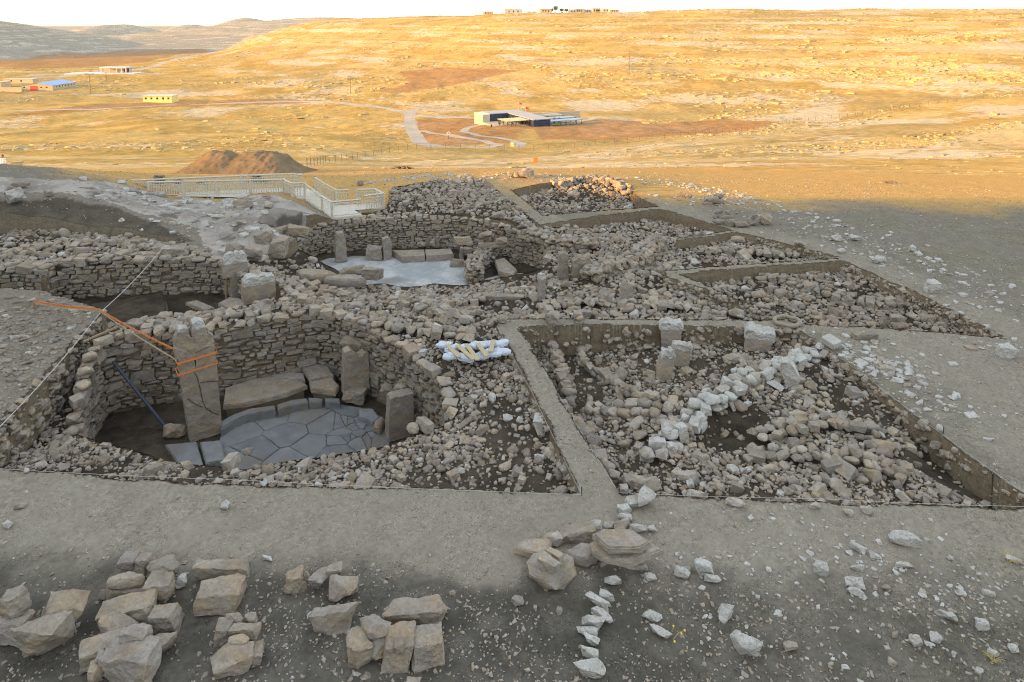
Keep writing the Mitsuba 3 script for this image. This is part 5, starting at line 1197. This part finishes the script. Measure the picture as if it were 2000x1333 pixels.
# ------------------------------------------------------------------ spoil heap and slate piles by the walkway
SH = thing('spoil_heap', 'large brown spoil heap of dug earth behind the walkway, its left side sunlit', 'spoil heap')
hc = PD(482, 342, 57.0)
nx_, ny_ = 110, 60
hx, hy = np.meshgrid(np.linspace(-6.2, 6.2, nx_), np.linspace(-3.6, 3.6, ny_))
prof_ = np.interp(hx, [-6, -5.2, -3.4, -2.6, -1.4, -.6, .4, 2.4, 3.4, 4.6, 6], [0, .25, 1.6, 1.9, 1.85, 1.55, 1.85, 1.9, 1.5, .6, 0])
hh = prof_ * np.clip(1.25 - np.abs(hy) / 2.7, 0, 1) ** .8
hp_ = np.stack([hx, hy, hx * 0], -1)
hh = hh * (1 + (meshkit.fbm(hp_ * .9, 3, 3) - .5) * .3) + np.where(hh > .05, (meshkit.fbm(hp_ * 5, 3, 5) - .5) * .16, 0)
HX, HY = hc[0] + hx.ravel(), hc[1] + hy.ravel()
HZ = height(HX, HY) + hh.ravel() - .12
ij = np.arange(nx_ * ny_).reshape(ny_, nx_)
q4 = np.stack([ij[:-1, :-1], ij[:-1, 1:], ij[1:, 1:], ij[1:, :-1]], -1).reshape(-1, 4)
simple(SH, (np.column_stack([HX, HY, HZ]), q4), 'heap_soil', True)
def pile(label, px0, px1, py, rows, seed, d=None):
    k = thing('stone_pile', label, 'stone pile')
    r = np.random.default_rng(seed)
    g = G((px0 + px1) / 2, py)
    w = (px1 - px0) * g[1] / 1320
    st = []
    for j in range(rows):
        n = max(2, int(w * (1 - .22 * j) / .28))
        for i in range(n):
            a = .14 * r.uniform(.7, 1.3)
            st.append(Stone('slab', r.integers(99), rot(r.uniform(-.5, .5), r.normal() * .15, r.normal() * .15), [a * 1.3, a, .06], [g[0] + (i - (n - 1) / 2) * .28 + r.normal() * .04, g[1] + r.uniform(-.25, .25) * (1 - .2 * j), g[2] + .05 + j * .105], r.uniform(.05, .35), .05))
    holder(k, st)
pile('pointed pile of dark slates behind the walkway railing', 298, 326, 361, 6, 1)
pile('long stacked pile of dark slates behind the walkway railing', 476, 530, 357, 6, 2)
pile('low heap of dark slates next to the pointed pile', 338, 360, 360, 3, 3)
pile('third low heap of dark slates behind the railing', 380, 402, 359, 2, 4)
pile('low dark rock pile on the shaded crest of the saddle', 762, 808, 330, 3, 5)
# ------------------------------------------------------------------ buildings of the valley
def frame(px, py, yaw, d=None):
    o = G(px, py)
    o[2] = H(o[0], o[1])
    R = rot(math.radians(yaw))
    def w(mesh):
        mesh.vertices = np.asarray(mesh.vertices) @ R.T + o
        return mesh
    return o, R, w, o[1] / 1325
def bx(w, x0, x1, y0, y1, z0, z1):
    return w(box(x1 - x0, y1 - y0, z1 - z0, ((x0 + x1) / 2, (y0 + y1) / 2, (z0 + z1) / 2)))
def gable(w, x0, x1, y0, y1, z0, rise, over, side):
    """One sloped roof sheet; the ridge runs along y."""
    xm = (x0 + x1) / 2
    a, b = (x0 - over, xm) if side < 0 else (xm, x1 + over)
    za, zb = (z0 - .1, z0 + rise) if side < 0 else (z0 + rise, z0 - .1)
    V = np.array([[a, y0 - over, za], [b, y0 - over, zb], [b, y1 + over, zb], [a, y1 + over, za]])
    V = np.vstack([V + [0, 0, .12], V])
    return w(trimesh.Trimesh(V, [[0, 1, 2], [0, 2, 3], [4, 6, 5], [4, 7, 6], [0, 4, 5], [0, 5, 1], [1, 5, 6], [1, 6, 2], [2, 6, 7], [2, 7, 3], [3, 7, 4], [3, 4, 0]], process=False))
def window(k, w, x, z, sx, sz, y):
    wk = part(k, 'window')
    simple(wk, bx(w, x - sx / 2, x + sx / 2, y - .05, y + .12, z, z + sz), 'dark_opening')
    simple(part(wk, 'sill'), bx(w, x - sx / 2 - .1, x + sx / 2 + .1, y - .14, y - .051, z - .1, z), 'white_paint')
# shed with blue roof
K = thing('shed', 'long shed with blue metal roof and red door on the far left', 'shed')
o, R, w, m_ = frame(43, 178, 4)
W_ = 58 * m_
simple(part(K, 'wall'), bx(w, 0, W_, 0, 24, -1.5, 3.1), 'tan_wall')
gw = trimesh.creation.extrude_polygon(Polygon([(0, 0), (W_, 0), (W_ / 2, 1.5)]), .3, engine='earcut'); gw.vertices = np.column_stack([gw.vertices[:, 0], .3 - gw.vertices[:, 2], gw.vertices[:, 1] + 3.1]); simple(part(K, 'gable'), w(gw), 'tan_wall')
simple(part(K, 'roof'), gable(w, 0, W_, 0, 24, 3.1, 1.5, .4, -1), 'white_paint'); k_ = part(K, 'roof'); simple(k_, gable(w, 0, W_, 0, 24, 3.1, 1.5, .4, 1), 'blue_roof'); labels[k_] = {'label': 'blue metal roof slope'}
dk = part(K, 'door'); simple(dk, bx(w, W_ * .27, W_ * .51, -.12, .1, -.2, 2.9), 'red_door'); labels[dk] = {'label': 'big red metal door'}
for f in (.08, .63, .8): window(K, w, W_ * f, 1.7, .9, .7, 0)
for yy in np.arange(3, 24, 3): simple(part(K, 'window'), bx(w, W_ - .1, W_ + .06, yy, yy + .9, 1.7, 2.4), 'dark_opening')
# yellow house
K = thing('yellow_house', 'low yellow house with a row of small windows above the valley road', 'house')
o, R, w, m_ = frame(280, 199, 0)
W_ = 56 * m_
simple(part(K, 'wall'), bx(w, 0, W_, 0, 6.5, -1.5, 2.7), 'yellow_wall'); simple(part(K, 'roof'), bx(w, -.3, W_ + .3, -.3, 6.8, 2.702, 2.95), 'cream_paint')
for f in (.09, .29, .49, .69, .88): window(K, w, W_ * f, 1.2, 1.0, 1.0, 0)
# white porch house
K = thing('porch_house', 'white house with an open columned porch on a pale terrace at the far left', 'house')
o, R, w, m_ = frame(197, 143, 0)
W_ = 50 * m_
simple(part(K, 'terrace'), bx(w, -22, W_ + 10, -9, 9, -4, .25), 'white_paint'); simple(part(K, 'back_wall'), bx(w, .2, W_ - .2, 4, 8, .251, 3.6), 'tan_wall'); simple(part(K, 'roof'), bx(w, -.5, W_ + .5, -.5, 8.5, 3.601, 4.5), 'white_paint')
for f in (.02, .33, .62, .8, .97): simple(part(K, 'column'), bx(w, W_ * f - .3, W_ * f + .3, 0, .6, .251, 3.6), 'white_paint')
simple(part(K, 'side_wall'), bx(w, W_ * .78, W_ - .25, 3.7, 3.99, .26, 3.5), 'navy_panel'); simple(part(K, 'door'), bx(w, W_ * .84, W_ * .92, 3.5, 3.69, .3, 3.0), 'red_door')
# low tan farm buildings at the left edge
for l, px, py, wp, hgt, dp_, yw in (('low tan farm building with one window behind the blue roofed shed', 8, 163, 56, 2.6, 6, 0), ('long tan courtyard wall left of the blue roofed shed', -30, 178, 72, 1.9, 1.0, 0), ('flat roofed tan farm building cut by the left photo edge', -60, 172, 62, 3.2, 8, 0)):
    K = thing('farm_building', l, 'farm building')
    o, R, w, m_ = frame(px, py, yw)
    W_ = wp * m_
    simple(part(K, 'wall'), bx(w, 0, W_, 0, dp_, -1.5, hgt), 'tan_wall'); simple(part(K, 'roof'), bx(w, -.25, W_ + .25, -.25, dp_ + .25, hgt + .002, hgt + .22), 'tan_wall')
    if dp_ > 2: window(K, w, W_ * .25, 1.0, 1.0, 1.1, 0); window(K, w, W_ * .6, 1.0, 1.0, 1.1, 0)
# visitor centre
K = thing('visitor_centre', 'modern flat roofed building with navy walls and white roofs in the valley', 'building')
o, R, w, m_ = frame(1075, 247, 25)
simple(part(K, 'wing'), bx(w, -6.0, 0, 0, 26, -2.5, 2.35), 'navy_panel'); simple(part(K, 'roof'), bx(w, -6.3, .3, -.3, 26.3, 2.352, 2.6), 'roof_grey')
simple(part(K, 'wing'), bx(w, -13, -6.01, 19.5, 26, -2.5, 2.35), 'navy_panel'); simple(part(K, 'roof'), bx(w, -13.3, -6.31, 19.2, 26.3, 2.352, 2.6), 'roof_grey')
k_ = part(K, 'end_wall'); simple(k_, bx(w, -16, -13.31, 18.5, 26, -2.5, 2.45), 'cream_paint'); labels[k_] = {'label': 'white end block of the navy building'}
PG_ = part(K, 'pergola')
for i in range(6): simple(part(PG_, 'post'), bx(w, -14 + i * 1.5, -13.85 + i * 1.5, 3, 3.2, -1.5, 2.0), 'pole_wood'); simple(part(PG_, 'post'), bx(w, -14 + i * 1.5, -13.85 + i * 1.5, 9, 9.2, -1.5, 2.0), 'pole_wood')
for i in range(14): simple(part(PG_, 'slat'), bx(w, -14.5 + i * .62, -14.35 + i * .62, 2.4, 9.8, 2.01, 2.16), 'deck_wood')
for i in range(5): simple(part(K, 'window'), bx(w, -6.1, -5.98, 3 + i * 3, 5 + i * 3, .2, 1.9), 'dark_opening')
simple(part(K, 'terrace'), bx(w, -16, 1, -2.5, 19, -3.5, -.05), 'gravel_road')
for i, (x0, x1, y0, y1) in enumerate(((1.2, 14, 3, 7), (1.2, 15, 9, 13), (1.2, 14, 16, 22))):
    CP = thing('carport', ('front blue roofed carport right of the navy building', 'middle blue roofed carport right of the navy building', 'rear pale roofed carport right of the navy building')[i], 'carport')
    simple(part(CP, 'roof'), bx(w, x0, x1, y0, y1, 1.0, 1.12), ('solar_blue', 'solar_blue', 'gravel_road')[i])
    for x in (x0 + .3, (x0 + x1) / 2, x1 - .3):
        for y in (y0 + .3, y1 - .3): simple(part(CP, 'post'), bx(w, x - .08, x + .08, y - .08, y + .08, -2.5, .999), 'pole_steel')
k_ = thing('boundary_wall', 'low pale wall behind the carports of the navy building', 'wall'); simple(k_, bx(w, 6, 26, 25, 25.4, -2, .9), 'tan_wall')
# flags
def flag(label, px, py0, py1, cols, cres=False):
    K = thing('flagpole', label, 'flagpole')
    g = G(px, py1)
    hgt = (py1 - py0) * g[1] / 1325
    simple(part(K, 'pole'), tube([g, g + [0, 0, hgt]], [.09, .06], 6), 'white_paint')
    fk = part(K, 'flag')
    x, z = np.meshgrid(np.linspace(0, 1.2, 14), np.linspace(0, -.8, 6))
    yy = .12 * np.sin(x * 5) * x / 1.5
    V = np.column_stack([g[0] + x.ravel() + .05, g[1] + yy.ravel() - .02, g[2] + hgt - .1 + z.ravel() - .25 * x.ravel()])
    I = np.arange(84).reshape(6, 14)
    Q = np.stack([I[:-1, :-1], I[:-1, 1:], I[1:, 1:], I[1:, :-1]], -1).reshape(-1, 4)
    simple(fk, (np.vstack([V, V + [0, .02, 0]]), np.vstack([Q, Q[:, ::-1] + 84])), cols, True)
    if cres:
        cr_ = shapely.geometry.Point(.42, -.4).buffer(.21).difference(shapely.geometry.Point(.48, -.4).buffer(.17))
        an_ = [(.70 + (.11 if i % 2 == 0 else .05) * math.cos(math.pi + i * math.pi / 5), -.4 + (.11 if i % 2 == 0 else .05) * math.sin(math.pi + i * math.pi / 5)) for i in range(10)]
        e_ = [trimesh.creation.extrude_polygon(c, .3, engine='earcut') for c in (cr_, Polygon(an_))]
        m = trimesh.util.concatenate(e_); v = m.vertices
        m.vertices = np.column_stack([g[0] + v[:, 0] + .05, g[1] - .16 + v[:, 2] * .9, g[2] + hgt - .1 + v[:, 1] - .25 * v[:, 0]])
        simple(part(fk, 'emblem'), m, 'white_paint')
flag('flagpole with red crescent flag behind the navy building', 1013, 199, 224, 'flag_red', True)
flag('flagpole with white flag right of the red one', 1019, 206, 224, 'white_paint')
flag('shorter flagpole with red flag rightmost behind the navy building', 1026, 208, 225, 'flag_red')
# shrubs and trees: clouds of small leaves on stems
def leafy(k, o, rx, rz, zc, n, leaf, seed, trunk=None):
    r = np.random.default_rng(seed)
    d = r.normal(size=(n, 3)); d /= np.linalg.norm(d, axis=1, keepdims=True)
    lump = .65 + .7 * (meshkit.fbm(d * 1.8 + seed, 2, seed) - .2)
    c = o + [0, 0, zc] + d * [rx, rx, rz] * (r.random((n, 1)) ** .4) * lump[:, None]
    a, b = r.normal(size=(n, 3)), r.normal(size=(n, 3))
    a *= leaf / np.linalg.norm(a, axis=1, keepdims=True); b *= leaf * .6 / np.linalg.norm(b, axis=1, keepdims=True)
    V = np.stack([c - a, c + b, c + a, c - b], 1).reshape(-1, 3)
    I = np.arange(n)[:, None] * 4
    simple(part(k, 'crown'), (V, np.hstack([I, I + 1, I + 2, I + 3])), 'shrub_green')
    simple(part(k, 'stem' if trunk is None else 'trunk'), tube([o - [0, 0, .3], o + [.05, 0, zc * .6], o + [0, .05, zc]], [rx * .12, rx * .09, rx * .05], 6), 'pole_wood')
for i, (x, y, h_, l) in enumerate(((949, 241, 2.4, 'slender shrub by the white end block of the navy building'), (968, 240, 2.2, 'shrub at the inner corner of the navy building'), (976, 246, 2.2, 'orange green shrub at the plaza edge'), (983, 243, 2.0, 'shrub left of the pergola'), (994, 243, 2.6, 'tall shrub behind the pergola left post'), (1002, 244, 2.0, 'shrub under the pergola'), (1008, 240, 2.4, 'shrub at the back of the pergola'), (1017, 244, 2.0, 'shrub at the right of the pergola'), (1027, 244, 1.8, 'small shrub beside the right wing'), (1082, 242, 2.2, 'left of the two round shrubs beside the carports'), (1092, 241, 2.2, 'right of the two round shrubs beside the carports'), (960, 249, 1.0, 'low shrub on the plaza kerb'))):
    k = thing('shrub', l, 'shrub'); g = G(x, y); leafy(k, g, h_ * .33, h_ * .5, h_ * .55, 130, .16, 100 + i)
for i, (x, y, h_, rx, l) in enumerate(((1085, 15, 6.5, 2.4, 'tallest village tree on the skyline'), (1077, 15, 4.2, 1.8, 'smaller tree left of the tallest skyline tree'), (1097, 15, 3.8, 2.2, 'broad bush right of the tallest skyline tree'), (1106, 15, 3.6, 2.4, 'second broad bush in the skyline village'), (1168, 13, 3.0, 1.6, 'round bush among the right skyline houses'))):
    k = thing('tree', l, 'tree'); g = skyline(x); leafy(k, g, rx, h_ * .36, h_ * .62, 420, .42, 140 + i, trunk=1)
# village houses on the skyline
for i, (x, wp, hp, mat, l) in enumerate(((944, 19, 6, 'tan_wall', 'small open fronted hut at the left of the skyline'), (986, 34, 8, 'white_paint', 'white skyline house with porch openings'), (1030, 18, 3, 'tan_wall', 'low rounded shelter right of the white skyline house'), (1055, 22, 7, 'tan_wall', 'tan skyline house left of the trees'), (1112, 14, 6, 'white_paint', 'white skyline house right of the bushes'), (1124, 16, 7, 'tan_wall', 'tan skyline house in the middle of the village'), (1142, 14, 6, 'white_paint', 'second white house in the skyline village'), (1157, 16, 8, 'tan_wall', 'tallest tan house in the skyline village'), (1176, 14, 7, 'white_paint', 'right white house in the skyline village'), (1191, 18, 5, 'tan_wall', 'last tan house at the right of the skyline village'))):
    K = thing('village_house', l, 'house')
    o, R, w, m_ = frame(x, 22, 8)
    o[:] = skyline(x) - [0, 0, .3]; m_ = o[1] / 1325
    W_, hz_ = wp * m_, hp * m_
    simple(part(K, 'wall'), bx(w, 0, W_, 0, 6, -2, hz_), mat); simple(part(K, 'roof'), bx(w, -.4, W_ + .4, -.4, 6.4, hz_ + .002, hz_ + .35), 'tan_wall' if i % 2 else 'cream_paint')
    for f in ((.25, .5, .75) if wp > 15 else (.35, .7)): simple(part(K, 'window'), bx(w, W_ * f - .5, W_ * f + .5, -.06, .1, hz_ * .35, hz_ * .8), 'dark_opening')
# poles
for i, (x, y0, y1, l) in enumerate(((685, 149, 184, 'wooden power pole left of the brown field'), (177, 147, 183, 'dark power pole right of the blue roofed shed'), (1229, 104, 144, 'wooden power pole on the slope above the navy building'), (1692, -4, 23, 'tallest thin pole on the right skyline'), (1558, -2, 14, 'thin pole on the skyline left of the tallest'), (1816, -2, 18, 'thin pole on the skyline right of the tallest'), (1376, -6, 12, 'thin pole on the skyline above the bare ridge'), (1234, -4, 13, 'thin pole at the right of the skyline village'), (1878, 10, 19, 'short bent post on the right skyline'), (208, 142, 159, 'thin pole in front of the porch house terrace'))):
    K = thing('power_pole', l, 'pole'); g = G(x, y1) if y1 > 30 else skyline(x); h_ = (y1 - y0) * g[1] / 1325
    simple(part(K, 'shaft'), tube([g - [0, 0, .5], g + [0, 0, h_]], [.16, .11], 6), 'pole_wood')
    if y1 > 30 and i < 3: simple(part(K, 'crossarm'), box(1.8, .12, .14, g + [0, 0, h_ - .5]), 'pole_wood')
# sign, bins
K = thing('road_sign', 'diamond shaped white sign with dark mark beside the gravel road', 'sign'); g = G(876, 272)
simple(part(K, 'post'), tube([g, g + [0, 0, 1.6]], .06, 6), 'pole_steel'); k_ = part(K, 'board'); simple(k_, box(.8, .06, .8, g + [0, -.08, 1.7], rot(0, 0, math.pi / 4)), 'white_paint'); simple(part(k_, 'mark'), box(.2, .02, .36, g + [0, -.122, 1.7], rot(0, 0, .5)), 'navy_panel')
for l, x, y, mt in (('yellow box at the roadside near the fence', 1000, 286, 'yellow_wall'), ('rusty brown box on the path below the fence', 1046, 318, 'rust_box')):
    K = thing('roadside_box', l, 'box'); g = G(x, y); simple(part(K, 'case'), box(.75, .5, .8, g + [0, 0, .4]), mt); simple(part(K, 'lid'), box(.82, .56, .08, g + [0, 0, .842]), mt)
# fence
FN = thing('wire_fence', 'long thin wire fence with metal posts crossing the valley slope', 'fence')
fpx = [(600, 326), (640, 318), (700, 309), (760, 300), (815, 291), (870, 290), (940, 292), (1010, 293), (1100, 290), (1200, 280), (1300, 271), (1400, 260), (1500, 247), (1600, 235), (1700, 222), (1800, 208), (1900, 195), (2010, 183)]
fw = np.array([G(*q) for q in fpx])
fq, fs = resample(fw, .5)
step_ = 7
idx = np.arange(0, len(fq), step_)
pts_f = np.column_stack([fq[idx, :2], height(fq[idx, 0], fq[idx, 1])])
for q in pts_f:
    simple(part(FN, 'post'), box(.07, .07, 1.5, q + [0, 0, .55]), 'fence_green')
wires = [tube(pts_f + [0, 0, z_], .012, 3) for z_ in (.4, .8, 1.2)]
k_ = part(FN, 'wires'); simple(k_, trimesh.util.concatenate(wires), 'fence_green')
# ------------------------------------------------------------------ uncountable small things: outcrops, pebbles, dry grass
def stamp(kindlib, pos, scale, yaw, tone, white, tilt=.2, seed=1):
    r = np.random.default_rng(seed)
    ks = r.integers(0, len(kindlib), len(pos))
    out = []
    for k in range(len(kindlib)):
        m = np.where(ks == k)[0]
        if not len(m): continue
        v, f, n = kindlib[k]
        cy, sy = np.cos(yaw[m]), np.sin(yaw[m])
        tl = r.normal(size=(len(m), 1)) * tilt
        s = scale[m]
        w = v[None] * s[:, None]
        q = n[None] / s[:, None]; q /= np.linalg.norm(q, axis=-1, keepdims=True)
        def turn(a):
            x, y, z = a[..., 0], a[..., 1], a[..., 2]
            y, z = y * np.cos(tl) - z * np.sin(tl), y * np.sin(tl) + z * np.cos(tl)
            return np.stack([x * cy[:, None] - y * sy[:, None], x * sy[:, None] + y * cy[:, None], z], -1)
        w, q = turn(w) + pos[m][:, None], turn(q)
        nf = (f[None] + (np.arange(len(m)) * len(v))[:, None, None]).reshape(-1, 3)
        uv = np.repeat(np.column_stack([tone[m], white[m]]), len(v), 0)
        out.append((w.reshape(-1, 3), nf, q.reshape(-1, 3), uv))
    return out
_r = np.random.default_rng(77)
def chip(r, n=9):
    p = r.normal(size=(n, 3)); p /= np.linalg.norm(p, axis=1, keepdims=True)
    return hull(p)
CHIPS = [meshkit.arrays(chip(_r, 9), smooth=30) for _ in range(24)]
LEDGE = [meshkit.arrays(raw_stone(_r, k), smooth=26) for k in ('sharp', 'block', 'sharp', 'slab') for _ in range(8)]
# limestone outcrops of the far slopes, in bands along the contours
n_ = 170000
thx = np.radians(_r.uniform(-40, 41, n_)); dd = np.exp(_r.uniform(math.log(75), math.log(900), n_))
ox, oy = dd * np.sin(thx), dd * np.cos(thx)
oz = natural(ox, oy)
lay = meshkit.fbm(np.stack([ox * .012, oy * .012, oz * .33], -1), 3, 9)
lay2 = meshkit.fbm(np.stack([ox * .03 + 9, oy * .03, oz * .3], -1), 3, 4)
right = np.clip((np.arctan2(ox, oy) + .1) / .3, 0, 1) * np.clip((oz + 22) / 14, 0, 1)
keep = (_r.random(n_) < np.clip((lay - .50 + .05 * right) * 9, 0, 1) * np.clip((dd - 110) / 110, .04, 1) * np.clip((lay2 - .34) * 4, 0.05, 1) * (.3 + .75 * right)) & ~shapely.contains_xy(ROAD.buffer(2), ox, oy) & ~shapely.contains_xy(RED, ox, oy) & ~shapely.contains_xy(PLAZA.buffer(6), ox, oy)
ox, oy, oz, dd = ox[keep], oy[keep], oz[keep], dd[keep]
e_ = .8
gxx, gyy = (natural(ox + e_, oy) - oz) / e_, (natural(ox, oy + e_) - oz) / e_
con = np.arctan2(gxx, -gyy)
m = len(ox)
sz = (.13 + .62 * _r.random(m) ** 4) * np.clip(dd / 230, .5, 1.6)
sc = np.column_stack([sz * _r.uniform(1.1, 2.6, m), sz * _r.uniform(.7, 1.1, m), sz * _r.uniform(.3, .6, m)])
print('outcrops', m)
oc = stamp(LEDGE, np.column_stack([ox, oy, oz + sc[:, 2] * .25]), sc, con + _r.normal(size=m) * .5, _r.uniform(.55, 1, m), _r.uniform(.3, .8, m), .12, 3)
put('limestone_outcrops', oc, 'outcrop')
labels['limestone_outcrops'] = {'kind': 'stuff', 'label': 'pale limestone ledges scattered in bands over the far slopes', 'category': 'rock outcrops'}
# chips and pebbles on the near earth
def ground_points(n, f, seed, lo=8.5, hi=48):
    r = np.random.default_rng(seed)
    t = np.radians(r.uniform(-42, 42, n)); d = np.sqrt(r.uniform(lo ** 2, hi ** 2, n)) if f is None else lo * (hi / lo) ** (r.random(n) ** f)
    x, y = d * np.sin(t), d * np.cos(t)
    ok = np.ones(n, bool)
    for _, p, _ in regions[1:]:
        ok &= ~shapely.contains_xy(p, x, y)
    return x[ok], y[ok], d[ok]
x, y, d = ground_points(34000, 1.15, 5, 9, 60)
tro = LineString(line([(-200, 1000), (300, 1000), (800, 1030), (1180, 1010), (1760, 1020), (2100, 1030)])[:, :2])
pa_ = np.clip(1.7 - shapely.distance(tro, shapely.points(x, y)) / 1.0, 0, 1)
cl_ = meshkit.fbm(np.column_stack([x / 1.6, y / 1.6, x * 0]), 3, 12)
k = _r.random(len(x)) < np.clip((cl_ - .30) * 3.2, .05, 1) * (1 - .85 * pa_)
x, y, d = x[k], y[k], d[k]
m = len(x)
sz = .009 + .026 * _r.random(m) ** 5 + .0005 * d
wh = np.clip(_r.normal(size=m) * .2 + .02 + .3 * np.clip((x - 3) / 6, 0, 1), 0, 1)
put('pebbles', stamp(CHIPS, np.column_stack([x, y, height(x, y) + sz * .2]), np.column_stack([sz * _r.uniform(1, 1.8, m), sz, sz * .7]), _r.uniform(0, 6.28, m), _r.uniform(.3, 1, m), wh, .3, 6))
labels['pebbles'] = {'kind': 'stuff', 'label': 'small grey and white pebbles strewn over the bare earth', 'category': 'pebbles'}
print('pebbles', m)
# limestone scree on the right slope, in slanting bands, and on the bank at the left
sx, sy, ss, sw, sn = [], [], [], [], []
for pxs, wd, n, big in (([(1330, 352), (1450, 385), (1600, 430), (1760, 490), (1900, 540), (2020, 590)], 1.3, 420, .16), ([(1420, 400), (1540, 440), (1660, 480), (1800, 530), (1990, 610)], 1.6, 300, .12), ([(1260, 350), (1350, 362), (1430, 375)], 1.4, 200, .16), ([(1640, 650), (1720, 700), (1790, 760), (1850, 800)], 1.2, 260, .12), ([(1600, 690), (1680, 700), (1740, 720)], .7, 200, .16), ([(1300, 1000), (1600, 1180), (2000, 1300)], 2.4, 200, .06), ([(1700, 560), (1850, 620), (2000, 690)], 1.2, 220, .14), ([(1500, 1080), (1700, 1130), (1990, 1150)], 1.2, 160, .06), ([(40, 700), (110, 640), (150, 600)], 1.5, 460, .13), ([(0, 800), (60, 740), (30, 660)], 1.2, 300, .13), ([(-100, 760), (60, 620), (120, 580)], 2.0, 420, .12), ([(700, 352), (850, 352), (1000, 350), (1090, 350)], .9, 300, .16), ([(250, 372, .9), (330, 400, .6), (420, 450, .3)], 2.0, 170, .34), ([(400, 402, .4), (520, 430, .5), (590, 470, .1)], 1.8, 200, .36), ([(1290, 388), (1420, 395), (1400, 380)], 1.0, 120, .16)):
    q, s_ = resample(line(pxs), .1)
    i = _r.integers(0, len(q), n)
    sx.append(q[i, 0] + _r.normal(size=n) * wd * .7); sy.append(q[i, 1] + _r.normal(size=n) * wd * .7); ss.append(.025 + big * .8 * _r.random(n) ** 4); sn.append(_r.uniform(.05, .6, n) if pxs[0][0] < 200 else _r.uniform(.5, 1, n)); sw.append(np.clip(.75 + _r.normal(size=n) * .2 - (.6 if pxs[0][0] < 200 else 0.1), 0, 1))
x, y, sz, wh, tn = map(np.concatenate, (sx, sy, ss, sw, sn))
ok = np.ones(len(x), bool)
for _, p, _ in regions:
    ok &= ~shapely.contains_xy(p.buffer(.1), x, y)
x, y, sz, wh, tn = x[ok], y[ok], sz[ok], wh[ok], tn[ok]
m = len(x)
put('scree', stamp(LEDGE, np.column_stack([x, y, height(x, y) + sz * .12]), np.column_stack([sz * _r.uniform(1, 1.7, m), sz, sz * _r.uniform(.4, .7, m)]), _r.uniform(0, 6.28, m), tn, wh, .2, 8))
labels['scree'] = {'kind': 'stuff', 'label': 'white limestone chips in slanting bands on the bare slopes', 'category': 'stones'}
# dry grass
x, y, d = ground_points(30000, 1.0, 9, 9, 46)
cl_ = meshkit.fbm(np.column_stack([x / 1.2, y / 1.2, x * 0 + 3]), 3, 21)
side_ = np.clip((x - 3.5) / 5, 0, 1) * np.clip((13.5 - y + (x - 5) * .25) / 3, 0, 1) + .25 * np.clip((x - 9) / 4, 0, 1) + .12 * np.clip((-x - 3) / 4, 0, 1) * (y < 12)
k = _r.random(len(x)) < np.clip((cl_ - .38) * 5, 0, 1) * side_
x, y = x[k], y[k]
z = height(x, y)
nb = 5
X, Y, Z = np.repeat(x, nb), np.repeat(y, nb), np.repeat(z, nb)
m = len(X)
a = _r.uniform(0, 6.28, m); h_ = _r.uniform(.03, .10, m); ln = _r.uniform(.3, 1.2, m) * h_
X += _r.normal(size=m) * .03; Y += _r.normal(size=m) * .03
b0 = np.column_stack([X, Y, Z - .005]); t = np.column_stack([-np.sin(a), np.cos(a), a * 0]) * .004
tip = b0 + np.column_stack([np.cos(a) * ln, np.sin(a) * ln, h_])
V = np.stack([b0 - t, b0 + t, tip], 1).reshape(-1, 3)
scene['dry_grass'] = mikit.ply((V, np.arange(3 * m).reshape(-1, 3)), 'grass_mat')
labels['dry_grass'] = {'kind': 'stuff', 'label': 'short grey green dry grass on the lower right earth', 'category': 'grass'}
# yellow thistle by the half buried white stones, grass tuft at the right edge
def tuft(label, px, py, n, h0, mat, heads=False, name='dry_plant'):
    k = thing(name, label, 'dry plant')
    g = G(px, py); g[2] = H(g[0], g[1])
    r = np.random.default_rng(int(px))
    st = []
    for i in range(n):
        a_ = r.uniform(0, 6.28); l = h0 * r.uniform(.6, 1.1)
        e = g + [math.cos(a_) * l * .9, math.sin(a_) * l * .9, l * .6]
        st.append(tube([g + r.normal(size=3) * [.03, .03, 0], (g + e) / 2 + [0, 0, l * .15], e], [.006, .005, .003], 4))
        if heads:
            s_ = trimesh.creation.icosphere(subdivisions=1, radius=.022); s_.apply_translation(e); hk = part(k, 'flower_head'); simple(hk, s_, 'flower_yellow')
    simple(part(k, 'stems'), trimesh.util.concatenate(st), mat)
tuft('dry thistle with small yellow heads beside the half buried white stone', 1312, 1248, 4, .3, 'straw', True)
tuft('yellow dry grass tuft near the right edge of the foreground', 1972, 1096, 26, .22, 'straw')
tuft('small straw tuft at the foot of the yellowish boulder', 1066, 1152, 7, .16, 'straw')
tuft('straw weed in the lower right grass', 1940, 1292, 16, .18, 'straw')
print('entries', len(scene))
# ------------------------------------------------------------------ evening haze over the valley
scene['haze_air'] = {'type': 'homogeneous', 'albedo': {'type': 'rgb', 'value': [.84, .93, .98]}, 'sigma_t': 0.00006}
scene['haze'] = {'type': 'cube', 'to_world': T().translate([0, 0, 25]).scale([4700, 4700, 125]), 'bsdf': {'type': 'null'}, 'interior': {'type': 'ref', 'id': 'haze_air'}}
scene['camera']['medium'] = {'type': 'ref', 'id': 'haze_air'}
labels['haze'] = {'kind': 'stuff', 'label': 'thin evening haze', 'category': 'haze'}
